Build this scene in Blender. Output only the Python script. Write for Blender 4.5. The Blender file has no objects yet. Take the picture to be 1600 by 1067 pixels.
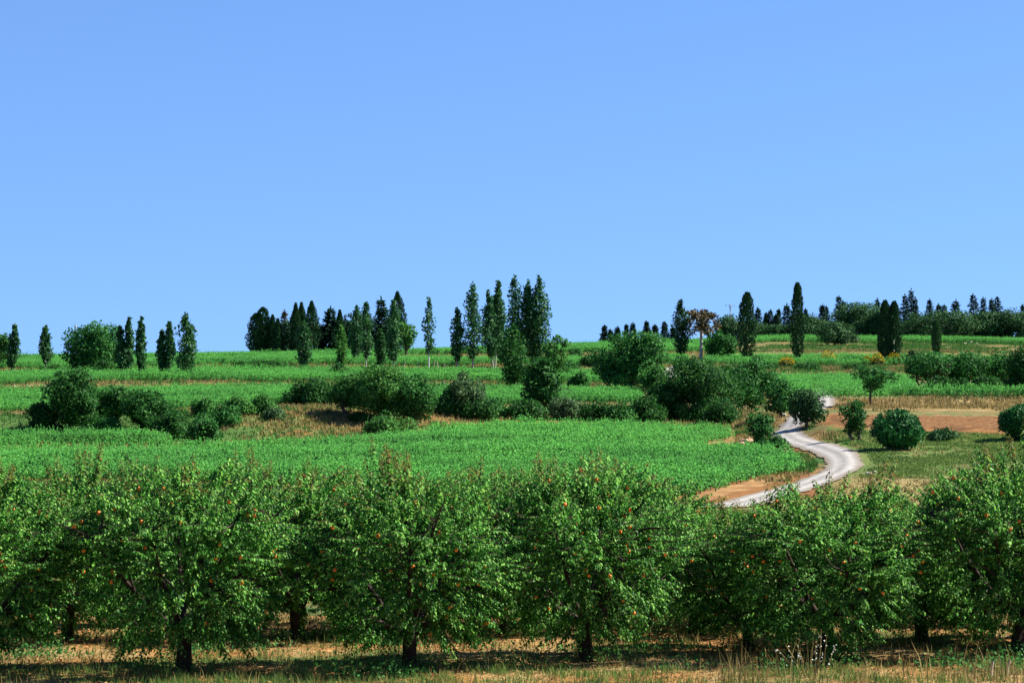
import bpy, math, random
import numpy as np
from mathutils import Vector
rng = np.random.default_rng(7)
random.seed(7)
R = math.radians
F = 4444.4          # focal length in photo pixels (100 mm lens, 36 mm sensor, 1600 px)
CAMZ = 5.0
sc = bpy.context.scene
col = sc.collection

# ------------------------------------------------------------------ camera
cam = bpy.data.cameras.new('camera'); cam.lens = 100; cam.sensor_width = 36
cam.clip_start = 0.5; cam.clip_end = 20000
camo = bpy.data.objects.new('camera', cam); col.objects.link(camo)
camo.location = (0, 0, CAMZ); camo.rotation_euler = (R(90), 0, 0)
sc.camera = camo
# ------------------------------------------------------------------ world, sun, exposure
SUN_AZ, SUN_EL = 83.0, 45.0        # degrees clockwise from the view direction, elevation
w = bpy.data.worlds.new('World'); sc.world = w; w.use_nodes = True
nt = w.node_tree; nt.nodes.clear()
wo = nt.nodes.new('ShaderNodeOutputWorld'); bg = nt.nodes.new('ShaderNodeBackground')
sky = nt.nodes.new('ShaderNodeTexSky'); sky.sky_type = 'NISHITA'; sky.sun_disc = False
sky.sun_elevation = R(SUN_EL); sky.sun_rotation = R(SUN_AZ)
sky.air_density = 1.0; sky.dust_density = 0.0; sky.ozone_density = 6.0; sky.altitude = 0
tc = nt.nodes.new('ShaderNodeTexCoord'); va = nt.nodes.new('ShaderNodeVectorMath'); va.operation = 'ADD'; va.inputs[1].default_value = (0, 0, .17)
vn = nt.nodes.new('ShaderNodeVectorMath'); vn.operation = 'NORMALIZE'
nt.links.new(tc.outputs['Generated'], va.inputs[0]); nt.links.new(va.outputs[0], vn.inputs[0]); nt.links.new(vn.outputs[0], sky.inputs[0])
hs = nt.nodes.new('ShaderNodeMix'); hs.data_type = 'RGBA'; hs.blend_type = 'MULTIPLY'; hs.inputs[0].default_value = 1; hs.inputs[7].default_value = (.76, .86, 1.02, 1)
nt.links.new(sky.outputs[0], hs.inputs[6]); nt.links.new(hs.outputs[2], bg.inputs[0])
bg.inputs[1].default_value = 0.070
nt.links.new(bg.outputs[0], wo.inputs[0])
sl = bpy.data.lights.new('sun', 'SUN'); sl.energy = 5.0; sl.angle = R(0.5); sl.color = (1, 0.95, 0.86)
so = bpy.data.objects.new('sun', sl); col.objects.link(so)
sd = Vector((math.sin(R(SUN_AZ))*math.cos(R(SUN_EL)), math.cos(R(SUN_AZ))*math.cos(R(SUN_EL)), math.sin(R(SUN_EL))))
so.rotation_euler = sd.to_track_quat('Z', 'Y').to_euler(); so.location = (60, 10, 60)
vs = sc.view_settings; vs.view_transform = 'Standard'; vs.look = 'None'; vs.gamma = 1; vs.exposure = 1.5
vs.use_curve_mapping = False
sc.render.engine = 'CYCLES'; sc.cycles.max_bounces = 6; sc.cycles.transparent_max_bounces = 4

# ------------------------------------------------------------------ helpers: noise, geometry, materials
def vnoise(x, y, seed=0):
    x = np.asarray(x, float); y = np.asarray(y, float)
    xi = np.floor(x).astype(np.int64); yi = np.floor(y).astype(np.int64)
    fx = x-xi; fy = y-yi; fx = fx*fx*(3-2*fx); fy = fy*fy*(3-2*fy)
    def h(a, b):
        n = (a*374761393 + b*668265263 + seed*974634287) & 0x7fffffff
        n = ((n ^ (n >> 13))*1274126177) & 0x7fffffff
        return ((n ^ (n >> 16)) & 0xffff)/65535.0
    return (h(xi, yi)*(1-fx)+h(xi+1, yi)*fx)*(1-fy)+(h(xi, yi+1)*(1-fx)+h(xi+1, yi+1)*fx)*fy
def fbm(x, y, seed=0, o=3):
    s = 0; a = 0.5; t = 0
    for i in range(o):
        s = s+a*vnoise(x*2**i, y*2**i, seed+i); t += a; a *= .5
    return s/t
def norm(v):
    return v/np.maximum(np.linalg.norm(v, axis=-1, keepdims=True), 1e-9)
def sph(n):
    return norm(rng.normal(size=(n, 3)))

class Geo:
    def __init__(s): s.v = []; s.q = []; s.t = []; s.y = []; s.n = 0
    def add(s, v, q=None, t=None, young=0.0):
        v = np.asarray(v, float).reshape(-1, 3)
        if q is not None: s.q.append(np.asarray(q, np.int64).reshape(-1, 4)+s.n)
        if t is not None: s.t.append(np.asarray(t, np.int64).reshape(-1, 3)+s.n)
        s.v.append(v); s.y.append(np.broadcast_to(np.asarray(young, float), (len(v),))); s.n += len(v)
        return s
    def mesh(s, name, smooth=False, attr=False):
        v = np.concatenate(s.v) if s.v else np.zeros((0, 3))
        q = np.concatenate(s.q) if s.q else np.zeros((0, 4), np.int64)
        t = np.concatenate(s.t) if s.t else np.zeros((0, 3), np.int64)
        m = bpy.data.meshes.new(name)
        m.vertices.add(len(v)); m.vertices.foreach_set('co', v.astype(np.float32).ravel())
        nl = q.size+t.size; npol = len(q)+len(t)
        m.loops.add(nl); m.loops.foreach_set('vertex_index', np.concatenate([q.ravel(), t.ravel()]).astype(np.int32))
        m.polygons.add(npol)
        ls = np.concatenate([np.arange(len(q))*4, q.size+np.arange(len(t))*3]).astype(np.int32)
        m.polygons.foreach_set('loop_start', ls)
        if smooth: m.polygons.foreach_set('use_smooth', np.ones(npol, bool))
        if attr:
            a = m.attributes.new('young', 'FLOAT', 'POINT')
            a.data.foreach_set('value', np.concatenate(s.y).astype(np.float32))
        m.update(calc_edges=True); m.validate()
        return m
def link(name, mesh, mats, parent=None, loc=None, rz=0):
    o = bpy.data.objects.new(name, mesh); col.objects.link(o)
    if mesh is not None and mats is not None and len(mesh.materials) == 0:
        for m in (mats if isinstance(mats, (list, tuple)) else [mats]): mesh.materials.append(m)
    if parent is not None: o.parent = parent
    if loc is not None: o.location = loc
    o.rotation_euler.z = rz
    return o
def tag(o, label=None, cat=None, group=None, kind=None):
    if label: o['label'] = label
    if cat: o['category'] = cat
    if group: o['group'] = group
    if kind: o['kind'] = kind
    return o

def cards(g, C, D, N, L, W, young=0.0, fold=False):
    """leaf-shaped faces: base C, length direction D, normal N"""
    n = len(C); D = norm(D); S = norm(np.cross(D, N)); N = norm(np.cross(S, D))
    L = np.broadcast_to(L, (n,))[:, None]; W = np.broadcast_to(W, (n,))[:, None]
    if not fold:
        v = np.stack([C, C+D*L*.45+S*W*.5, C+D*L, C+D*L*.45-S*W*.5], 1)
        g.add(v.reshape(-1, 3), q=np.arange(4*n).reshape(n, 4), young=np.repeat(np.broadcast_to(young, (n,)), 4))
    else:
        up = N*W*.22
        v = np.stack([C, C+D*L*.28+S*W*.5+up, C+D*L*.7+S*W*.36+up*.7, C+D*L-N*L*.08,
                      C+D*L*.7-S*W*.36+up*.7, C+D*L*.28-S*W*.5+up], 1)
        b = (np.arange(n)*6)[:, None]
        q = np.concatenate([b+np.array([[0, 1, 2, 3]]), b+np.array([[0, 3, 4, 5]])])
        g.add(v.reshape(-1, 3), q=q, young=np.repeat(np.broadcast_to(young, (n,)), 6))
def tube(g, pts, rad, sides=6):
    pts = np.asarray(pts, float); k = len(pts); rad = np.broadcast_to(rad, (k,))
    T = np.gradient(pts, axis=0); T = norm(T)
    ref = np.where(np.abs(T[:, 2:3]) > .9, np.array([[1., 0, 0]]), np.array([[0, 0, 1.]]))
    A = norm(np.cross(T, ref)); B = np.cross(T, A)
    a = np.arange(sides)/sides*2*np.pi
    v = pts[:, None]+rad[:, None, None]*(A[:, None]*np.cos(a)[None, :, None]+B[:, None]*np.sin(a)[None, :, None])
    q = []
    for i in range(k-1):
        for j in range(sides):
            j2 = (j+1) % sides
            q.append((i*sides+j, i*sides+j2, (i+1)*sides+j2, (i+1)*sides+j))
    g.add(v.reshape(-1, 3), q=q)

def mat(name):
    m = bpy.data.materials.new(name); m.use_nodes = True; t = m.node_tree; t.nodes.clear()
    o = t.nodes.new('ShaderNodeOutputMaterial'); p = t.nodes.new('ShaderNodeBsdfPrincipled')
    t.links.new(p.outputs[0], o.inputs[0]); return m, t, p, o
def ramp(t, fac, stops):
    r = t.nodes.new('ShaderNodeValToRGB'); e = r.color_ramp.elements
    while len(e) < len(stops): e.new(0.5)
    for i, (p, c) in enumerate(stops): e[i].position = p; e[i].color = (*c, 1)
    if fac is not None: t.links.new(fac, r.inputs[0])
    return r
def noise(t, scale, detail=3, rough=.55, coord='Object'):
    tc = t.nodes.new('ShaderNodeTexCoord'); n = t.nodes.new('ShaderNodeTexNoise')
    n.inputs['Scale'].default_value = scale; n.inputs['Detail'].default_value = detail; n.inputs['Roughness'].default_value = rough
    t.links.new(tc.outputs[coord], n.inputs['Vector']); return n
def mix(t, fac, a, b, mode='MIX'):
    m = t.nodes.new('ShaderNodeMix'); m.data_type = 'RGBA'; m.blend_type = mode
    for s, v in ((m.inputs[0], fac), (m.inputs[6], a), (m.inputs[7], b)):
        if isinstance(v, (int, float)): s.default_value = v
        elif isinstance(v, tuple): s.default_value = (*v, 1)
        else: t.links.new(v, s)
    return m.outputs[2]
def leaf_mat(name, dark, mid, light, trans=.25, rough=.45, spec=.4, young=None, nscale=.6, world=False):
    m, t, p, o = mat(name)
    g = t.nodes.new('ShaderNodeNewGeometry')
    r = ramp(t, g.outputs['Random Per Island'], [(0, dark), (.55, mid), (1, light)])
    n = noise(t, nscale, 4 if world else 2)
    if world: t.links.new(g.outputs['Position'], n.inputs['Vector'])
    nr = ramp(t, n.outputs[0], [(.3, (.7, .74, .72)), (.7, (1.2, 1.15, 1.0))])
    c = mix(t, 1.0, r.outputs[0], nr.outputs[0], 'MULTIPLY')
    if young is not None:
        a = t.nodes.new('ShaderNodeAttribute'); a.attribute_name = 'young'
        c = mix(t, a.outputs['Fac'], c, young)
    t.links.new(c, p.inputs['Base Color']); p.inputs['Roughness'].default_value = rough
    p.inputs['Specular IOR Level'].default_value = spec
    tr = t.nodes.new('ShaderNodeBsdfTranslucent'); hsv = t.nodes.new('ShaderNodeHueSaturation')
    hsv.inputs['Value'].default_value = 1.4; t.links.new(c, hsv.inputs['Color']); t.links.new(hsv.outputs[0], tr.inputs[0])
    ms = t.nodes.new('ShaderNodeMixShader'); ms.inputs[0].default_value = trans
    t.links.new(p.outputs[0], ms.inputs[1]); t.links.new(tr.outputs[0], ms.inputs[2]); t.links.new(ms.outputs[0], o.inputs[0])
    return m
def plain_mat(name, a, b, scale=4, rough=.85, bump=.3, spec=.2):
    m, t, p, o = mat(name); n = noise(t, scale, 5, .65)
    r = ramp(t, n.outputs[0], [(.3, a), (.7, b)]); t.links.new(r.outputs[0], p.inputs['Base Color'])
    p.inputs['Roughness'].default_value = rough; p.inputs['Specular IOR Level'].default_value = spec
    bm = t.nodes.new('ShaderNodeBump'); bm.inputs['Strength'].default_value = bump; bm.inputs['Distance'].default_value = .05
    t.links.new(n.outputs[0], bm.inputs['Height']); t.links.new(bm.outputs[0], p.inputs['Normal'])
    return m

M = {}
M['apricot'] = leaf_mat('apricot_leaf', (.013, .075, .010), (.056, .215, .028), (.22, .45, .085), .34, .5, .14, young=(.15, .075, .02), nscale=1.2)
M['vine'] = leaf_mat('vine_leaf', (.036, .16, .034), (.088, .325, .06), (.17, .44, .105), .38, .55, .12, nscale=.07, world=True)
M['poplar'] = leaf_mat('poplar_leaf', (.016, .070, .022), (.028, .105, .03), (.055, .155, .045), .2, .55, .15)
M['cypress'] = leaf_mat('cypress_leaf', (.010, .036, .014), (.016, .055, .019), (.028, .080, .026), .08, .7, .1)
M['broad'] = leaf_mat('broad_leaf', (.016, .085, .018), (.028, .125, .024), (.055, .18, .035), .25, .6, .1)
M['lightbroad'] = leaf_mat('light_broad_leaf', (.028, .11, .02), (.048, .16, .03), (.085, .22, .045), .3, .6, .1)
M['darkbush'] = leaf_mat('dark_bush_leaf', (.008, .05, .010), (.019, .09, .016), (.052, .155, .028), .25, .6, .1)
M['holm'] = leaf_mat('holm_oak_leaf', (.018, .058, .018), (.028, .085, .026), (.045, .115, .036), .12, .65, .1)
M['conifer'] = leaf_mat('conifer_needle', (.008, .034, .018), (.013, .050, .024), (.024, .072, .034), .08, .7, .1)
M['evergreen'] = leaf_mat('evergreen_leaf', (.008, .065, .015), (.018, .11, .022), (.042, .165, .038), .15, .55, .15)
M['deadneedle'] = leaf_mat('dead_needle', (.045, .045, .018), (.095, .075, .028), (.16, .115, .045), .1, .7, .1)
M['broomgreen'] = leaf_mat('broom_stem', (.04, .07, .02), (.07, .11, .03), (.10, .15, .04), .15, .6, .1)
M['broomflower'] = leaf_mat('broom_flower', (.30, .19, .004), (.42, .28, .006), (.5, .36, .01), .2, .6, .1)
M['greygreen'] = leaf_mat('grey_green_leaf', (.04, .09, .035), (.065, .13, .05), (.10, .18, .07), .25, .6, .1)
M['grass'] = leaf_mat('grass_blade', (.02, .085, .016), (.04, .125, .024), (.085, .18, .036), .3, .6, .1, nscale=.3)
M['weed'] = leaf_mat('weed_leaf', (.02, .09, .02), (.04, .15, .03), (.09, .22, .05), .3, .6, .1, nscale=.4)
M['meadow'] = leaf_mat('meadow_blade', (.055, .11, .024), (.085, .15, .034), (.14, .20, .055), .3, .6, .1, nscale=.15)
M['drygrass'] = leaf_mat('dry_grass_blade', (.13, .10, .036), (.22, .17, .066), (.34, .27, .12), .25, .7, .1, nscale=.3)
M['litter'] = leaf_mat('fallen_leaf', (.09, .042, .012), (.19, .095, .03), (.34, .21, .09), .1, .8, .1, nscale=.3)
M['white_flower'] = leaf_mat('white_flower', (.6, .6, .55), (.75, .75, .7), (.8, .8, .76), .2, .7, .1)
M['bark'] = plain_mat('bark', (.05, .035, .025), (.12, .09, .065), 9)
M['apricot_bark'] = plain_mat('apricot_bark', (.018, .011, .008), (.05, .032, .022), 14)
M['pale_bark'] = plain_mat('pale_bark', (.17, .15, .12), (.32, .29, .25), 3)
M['white_bark'] = plain_mat('white_bark', (.36, .33, .29), (.55, .51, .46), 2)
M['fruit'] = plain_mat('apricot_skin', (.75, .13, .02), (.85, .30, .03), 12, .5, 0, .4)
M['stone'] = plain_mat('stone', (.2, .165, .12), (.36, .32, .25), 3)
M['redstone'] = plain_mat('red_rubble', (.30, .16, .09), (.45, .28, .18), 2)
M['concrete'] = plain_mat('concrete', (.26, .25, .23), (.36, .34, .32), 3)
M['metal'] = plain_mat('galvanised_metal', (.25, .26, .28), (.35, .36, .38), 3, .5)
M['wood'] = plain_mat('weathered_wood', (.25, .19, .13), (.42, .34, .25), 6)

# ------------------------------------------------------------------ terrain
XS = np.array([-200, 0, 200, 350, 500, 600, 700, 800, 900, 1000, 1130, 1200, 1250, 1320, 1400, 1600, 1800.])
def rowy(d):     # {x:(Y,y)} -> arrays over XS
    k = sorted(d); Yv = np.interp(XS, k, [d[i][0] for i in k]); yv = np.interp(XS, k, [d[i][1] for i in k])
    return Yv, CAMZ-(yv-533.5)/F*Yv
FE = [(np.full(len(XS), 0.), np.full(len(XS), 3.3)),
      rowy({0: (215, 762), 200: (215, 762), 400: (212, 768), 600: (210, 775), 800: (208, 780), 1000: (208, 782), 1200: (212, 780), 1400: (220, 768), 1600: (225, 763)}),
      rowy({0: (312, 690), 200: (315, 690), 350: (312, 693), 500: (318, 685), 600: (325, 677), 700: (338, 664), 800: (345, 657), 1000: (350, 658), 1130: (340, 668), 1250: (295, 686), 1320: (268, 698), 1400: (265, 697), 1600: (265, 697)}),
      rowy({0: (338, 650), 200: (338, 648), 350: (338, 642), 500: (345, 637), 600: (345, 640), 700: (352, 645), 800: (360, 642), 1000: (365, 640), 1130: (362, 645), 1250: (325, 654), 1320: (300, 665), 1400: (300, 667), 1600: (300, 668)}),
      rowy({0: (420, 607), 400: (425, 604), 800: (430, 607), 1000: (430, 609), 1130: (425, 619), 1250: (365, 632), 1400: (345, 634), 1600: (345, 636)}),
      rowy({0: (424, 601), 400: (429, 597), 800: (434, 601), 1000: (434, 604), 1130: (430, 613), 1250: (370, 624), 1400: (350, 624), 1600: (350, 625)}),
      rowy({0: (500, 583), 400: (500, 577), 800: (510, 578), 1000: (510, 580), 1200: (510, 590), 1400: (520, 592), 1600: (520, 594)}),
      rowy({0: (504, 579), 400: (505, 571), 800: (514, 573), 1000: (515, 573), 1200: (515, 583), 1400: (525, 582), 1600: (525, 585)}),
      rowy({0: (600, 568), 400: (600, 564), 800: (610, 559), 1000: (610, 560), 1200: (615, 560), 1400: (615, 560), 1600: (615, 563)}),
      rowy({0: (604, 565), 400: (605, 561), 800: (616, 554), 1000: (616, 554), 1200: (620, 551), 1400: (620, 550), 1600: (620, 552)}),
      rowy({0: (720, 566), 200: (720, 563), 400: (720, 560), 600: (720, 556), 800: (720, 548), 900: (720, 544), 1000: (720, 539), 1200: (760, 531), 1400: (780, 530), 1600: (780, 533)})]
NF = len(FE)
def uof(X, Y): return np.clip(X/np.maximum(Y, 1.0)*F+800, -200, 1800)
def feats(u): return [np.interp(u, XS, f[0]) for f in FE], [np.interp(u, XS, f[1]) for f in FE]
# smooth part in front of feature 1, shared by all columns
NY = [0, 8, 20, 30, 36, 42, 46, 52, 58, 66, 80, 110, 150, 190]
NZ = [3.35, 3.1, 1.7, .75, .28, 0, -.03, -.22, -.6, -1.2, -2.2, -4.2, -6.0, -6.9]
def gz(X, Y, detail=True):
    X = np.asarray(X, float); Y = np.asarray(Y, float); u = uof(X, Y)
    ys, zs = feats(u)
    z = np.interp(Y, NY, NZ)
    e = NZ[-1]
    f1 = (Y-190)/np.maximum(ys[1]-190, 1); z = np.where((Y > 190) & (Y <= ys[1]), e+(zs[1]-e)*f1, z)
    for i in range(1, NF-1):
        t = (Y-ys[i])/(ys[i+1]-ys[i]); t = np.clip(t, 0, 1)
        if i in (2, 4, 6, 8): t = t*t*(3-2*t)
        z = np.where((Y > ys[i]) & (Y <= ys[i+1]), zs[i]+(zs[i+1]-zs[i])*t, z)
    yc, zc = ys[-1], zs[-1]; d = np.maximum(Y-yc, 0)
    zb = zc-0.012*d-0.00008*np.minimum(d, 400)**2-.012*np.maximum(d-400, 0)
    z = np.where(Y > yc, zb, z)
    if detail:
        amp = np.interp(Y, [0, 40, 60, 200, 300, 700, 1200], [.05, .05, .15, .2, .2, .15, 1.5])
        z = z+(fbm(X*.18, Y*.18, 3)-.5)*amp
        s = sof(X, Y); bank = ((s > 2) & (s < 3))*np.clip(np.minimum(s-2, 3-s)*4, 0, 1)
        z = z+(fbm(X*.25, Y*.12, 11)-.5)*1.3*bank
        near = (Y > 38) & (Y < 62)
        z = z+near*(fbm(X*1.3, Y*1.3, 21)-.5)*.10
    return z
def sof(X, Y):
    u = uof(X, Y); ys, _ = feats(u); s = np.zeros(np.shape(u))
    for i in range(NF-1):
        t = (Y-ys[i])/(ys[i+1]-ys[i]); s = np.where((Y >= ys[i]) & (Y < ys[i+1]), i+t, s)
    return np.where(Y >= ys[-1], NF-1+(Y-ys[-1])/200, s)
def proj(X, Y, Z): return 800+X/Y*F, 533.5-(Z-CAMZ)/Y*F
_YM = np.concatenate([np.arange(41, 62, .05), np.arange(62, 205, 1), np.arange(205, 800, .25)])
def Pg(x, y):
    """ground point seen at photo pixel (x, y)"""
    X = (x-800)/F*_YM; z = gz(X, _YM); zr = CAMZ-(y-533.5)/F*_YM
    k = np.where(z >= zr)[0]; k = k[0] if len(k) else np.argmax(z-zr)
    return np.array([X[k], _YM[k], z[k]])
def at(x, Y):
    X = (x-800)/F*Y; return np.array([X, Y, float(gz(X, Y))])

def axis_fan():
    us = np.concatenate([np.linspace(-9000, -300, 40, endpoint=False), np.arange(-300, 1900, 12), np.linspace(1900, 10600, 41)])
    Ys = np.concatenate([np.arange(1, 40, 1.5), np.arange(40, 60, .3), np.arange(60, 205, 3), np.arange(205, 312, 1.5), np.arange(312, 440, .8),
                         np.arange(440, 630, 1.4), np.arange(630, 800, 3), np.array([820, 860, 920, 1000, 1150, 1350, 1600, 2000, 2600, 3500, 5000, 8000.])])
    return us, Ys
us, Ys = axis_fan()
U, YY = np.meshgrid(us, Ys); XX = (U-800)/F*np.maximum(YY, 14)
ZZ = gz(XX, YY)
gv = np.stack([XX, YY, ZZ], -1).reshape(-1, 3)
nr, nc = XX.shape
idx = np.arange(nr*nc).reshape(nr, nc)
gq = np.stack([idx[:-1, :-1], idx[:-1, 1:], idx[1:, 1:], idx[1:, :-1]], -1).reshape(-1, 4)
gg = Geo().add(gv, q=gq); gm = gg.mesh('ground', smooth=True)
def inside(X, Y, poly):
    r = np.zeros(np.shape(X), bool); n = len(poly)
    for i in range(n):
        x1, y1 = poly[i]; x2, y2 = poly[(i+1) % n]
        cnd = ((y1 > Y) != (y2 > Y)) & (X < (x2-x1)*(Y-y1)/(y2-y1+1e-12)+x1); r ^= cnd
    return r
BARE1 = [(1060, 792), (1150, 769), (1225, 749), (1292, 734), (1280, 728), (1250, 731), (1160, 752), (1060, 778)]
BARE2 = [(1095, 706), (1160, 702), (1178, 690), (1168, 682), (1120, 681), (1085, 692)]
PLOUGH = [(1290, 668), (1345, 672), (1450, 672), (1566, 677), (1700, 679), (1700, 653), (1500, 651), (1400, 650), (1300, 646), (1275, 655)]
# land cover: what grows or lies where (earth, green turf, dry turf)
SOIL = np.array([.21, .105, .036]); RED = np.array([.17, .075, .026]); TURF = np.array([.04, .09, .02]); DRY = np.array([.17, .115, .042]); PALE = np.array([.25, .18, .08]); OLIVE = np.array([.06, .085, .022])
def cover(X, Y):
    u = uof(X, Y)+(fbm(X*.15, Y*.1, 40)-.5)*30; s = sof(X, Y); n = fbm(X*.22, Y*.14, 31, 4); n2 = fbm(X*.9, Y*.5, 33, 3)
    def mx(a, b, f): f = np.clip(f, 0, 1)[..., None]; return a*(1-f)+b*f
    def sm(x, a, b): return np.clip((x-a)/(b-a), 0, 1)
    c = mx(np.broadcast_to(TURF, X.shape+(3,)), DRY, sm(n, .42, .62)*.8)
    near = Y < 62
    nn = fbm(X*.55, Y*.8, 35, 4)
    c = np.where(near[..., None], mx(mx(SOIL*1.3, PALE*1.15, sm(n2, .4, .7)), OLIVE*1.2, sm(nn, .54, .7)), c)
    v = (s > np.where(u < 1040, 1.07, .98)) & (s < 2) & (u < 1275) & (X/np.maximum(Y, 1)*F+800 > -90)
    c = np.where(v[..., None], mx(SOIL*1.05, RED, sm(n, .3, .6)), c)
    mead = (s > .9) & (s < 3) & (u >= 1290)
    mc = mx(np.array([.12, .15, .042]), np.array([.075, .12, .03]), sm(n, .35, .6)); mc = mx(mc, PALE*.95, sm(n, .58, .8)*.3+sm(-Y, -240, -226)*.75)
    c = np.where(mead[..., None], mc, c)
    b = (s >= 2) & (s < 3.05) & (u < 1290)
    bc = mx(mx(np.array([.11, .12, .04]), DRY, sm(n, .35, .6)), RED*1.15, sm(n2, .5, .7)*((u > 440) & (u < 760))*.8)
    bc = mx(bc, TURF*1.25, sm(470-u, 0, 90)*.85)
    c = np.where(b[..., None], bc, c)
    f = (s >= 3.05) & (s < 11)
    fr = s-np.floor(s); ev = (np.floor(s).astype(int) % 2 == 0)
    fc = mx(mx(DRY*.95, PALE*.8, sm(n, .4, .6)), OLIVE*1.2, sm(n2, .38, .56)*.85)
    c = np.where(f[..., None], fc, c)
    px, py = proj(X, np.maximum(Y, 1), gz(X, Y, False)); jx = (fbm(X*.5, Y*.3, 44)-.5)*14; jy = (fbm(X*.5, Y*.3, 45)-.5)*5
    e = inside(px+jx, py+jy, BARE1) | inside(px+jx, py+jy, BARE2); c = np.where(e[..., None], mx(np.array([.20, .108, .042]), np.array([.30, .18, .08]), sm(n2, .35, .65)), c)
    e = inside(px+jx, py+jy, PLOUGH); c = np.where(e[..., None], mx(RED*.9, SOIL*1.05, sm(n2, .35, .65)), c)
    strip = (s >= 3.75) & (s < 5) & (u > 1180); c = np.where(strip[..., None], mx(PALE*.95, DRY, sm(n2, .4, .6)), c)
    gr = (s >= 5.05) & (s < 6.6) & (u > 1410); c = np.where(gr[..., None], mx(TURF*1.1, PALE*.8, sm(n, .5, .62)), c)
    far = s >= 10.3; c = np.where(far[..., None], mx(TURF*1.2, DRY, sm(n, .4, .6)*.5), c)
    return c
cv = cover(XX, YY).reshape(-1, 3)
a = gm.attributes.new('cover', 'FLOAT_COLOR', 'POINT')
a.data.foreach_set('color', np.concatenate([cv, np.ones((len(cv), 1))], 1).astype(np.float32).ravel())
m, t, p, o = mat('ground')
at_ = t.nodes.new('ShaderNodeAttribute'); at_.attribute_name = 'cover'
n1 = noise(t, 1.1, 8, .7); n2 = noise(t, 9, 4, .7); n3 = noise(t, .25, 4, .6)
r1 = ramp(t, n1.outputs[0], [(.28, (.62, .62, .6)), (.72, (1.3, 1.28, 1.22))])
r2 = ramp(t, n2.outputs[0], [(.3, (.7, .68, .66)), (.7, (1.25, 1.25, 1.25))])
c = mix(t, 1, at_.outputs['Color'], r1.outputs[0], 'MULTIPLY'); c = mix(t, .8, c, r2.outputs[0], 'MULTIPLY')
t.links.new(c, p.inputs['Base Color']); p.inputs['Roughness'].default_value = .95; p.inputs['Specular IOR Level'].default_value = .1
bm = t.nodes.new('ShaderNodeBump'); bm.inputs['Strength'].default_value = .7; bm.inputs['Distance'].default_value = .12
ad = t.nodes.new('ShaderNodeMath'); ad.operation = 'ADD'; t.links.new(n1.outputs[0], ad.inputs[0]); t.links.new(n2.outputs[0], ad.inputs[1])
t.links.new(ad.outputs[0], bm.inputs['Height']); t.links.new(bm.outputs[0], p.inputs['Normal'])
ground = link('ground', gm, m); tag(ground, 'rolling ground of orchard earth, grassy banks and terraced fields', 'ground', kind='structure')
from mathutils.bvhtree import BVHTree
gbvh = BVHTree.FromPolygons([tuple(x) for x in gv], [tuple(x) for x in gq])
def drop(X, Y):
    h = gbvh.ray_cast(Vector((X, Y, 200)), Vector((0, 0, -1)))
    return h[0].z if h[0] is not None else float(gz(X, Y))

# ------------------------------------------------------------------ road
def catmull(P, k=10):
    P = np.asarray(P, float); out = []
    for i in range(len(P)-1):
        p0 = P[max(i-1, 0)]; p1 = P[i]; p2 = P[i+1]; p3 = P[min(i+2, len(P)-1)]
        for j in range(k):
            t_ = j/k; out.append(.5*((2*p1)+(-p0+p2)*t_+(2*p0-5*p1+4*p2-p3)*t_**2+(-p0+3*p1-3*p2+p3)*t_**3))
    out.append(P[-1]); return np.array(out)
rp = [at(700, 196)[:2], at(950, 206)[:2]]+[Pg(x, y)[:2] for x, y in [(1130, 793), (1190, 779), (1245, 763), (1290, 746), (1318, 729), (1313, 713), (1290, 703), (1262, 694), (1236, 685), (1229, 675), (1240, 663), (1254, 650), (1272, 638), (1285, 630)]]
rp += [at(1270, 445)[:2], at(1200, 455)[:2], at(1100, 470)[:2], at(1056, 485)[:2], at(1046, 505)[:2], at(1058, 520)[:2], at(1080, 545)[:2], at(1090, 600)[:2]]
rc = catmull(rp, 14); T = norm(np.gradient(rc, axis=0)); S = np.stack([T[:, 1], -T[:, 0]], 1)
NWD = 9; ro = Geo(); rv = []; uvx = []
for i in range(len(rc)):
    wv = 1.65*(1+.10*(vnoise(i*.35, 3.1, 5)-.5))
    mid = drop(*rc[i])
    for j in range(NWD):
        f_ = j/(NWD-1)*2-1
        q_ = rc[i]+S[i]*f_*wv*(1+.34*(vnoise(i*.9, j*3.3, 9)-.5)*(abs(f_) > .9))
        rv.append((q_[0], q_[1], drop(*q_)+.09+.05*(1-f_*f_))); uvx.append(f_*.5+.5)
ri = np.arange(len(rc)*NWD).reshape(-1, NWD)
ro.add(rv, q=np.stack([ri[:-1, :-1], ri[:-1, 1:], ri[1:, 1:], ri[1:, :-1]], -1).reshape(-1, 4), young=np.array(uvx))
rm = ro.mesh('road', smooth=True, attr=True)
m, t, p, o = mat('gravel_road')
a_ = t.nodes.new('ShaderNodeAttribute'); a_.attribute_name = 'young'
rr = ramp(t, a_.outputs['Fac'], [(0, (.15, .11, .06)), (.14, (.19, .17, .14)), (.28, (.32, .30, .275)), (.5, (.18, .17, .15)), (.72, (.32, .30, .275)), (.86, (.19, .17, .14)), (1, (.15, .11, .06))])
n1 = noise(t, 1.1, 8, .75); r1 = ramp(t, n1.outputs[0], [(.3, (.6, .58, .55)), (.7, (1.2, 1.2, 1.2))])
t.links.new(mix(t, 1, rr.outputs[0], r1.outputs[0], 'MULTIPLY'), p.inputs['Base Color']); p.inputs['Roughness'].default_value = .9
bm = t.nodes.new('ShaderNodeBump'); bm.inputs['Strength'].default_value = .4; bm.inputs['Distance'].default_value = .08; t.links.new(n1.outputs[0], bm.inputs['Height']); t.links.new(bm.outputs[0], p.inputs['Normal'])
tag(link('road', rm, m), 'pale winding country road climbing past the vineyard', 'road', kind='structure')
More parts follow.
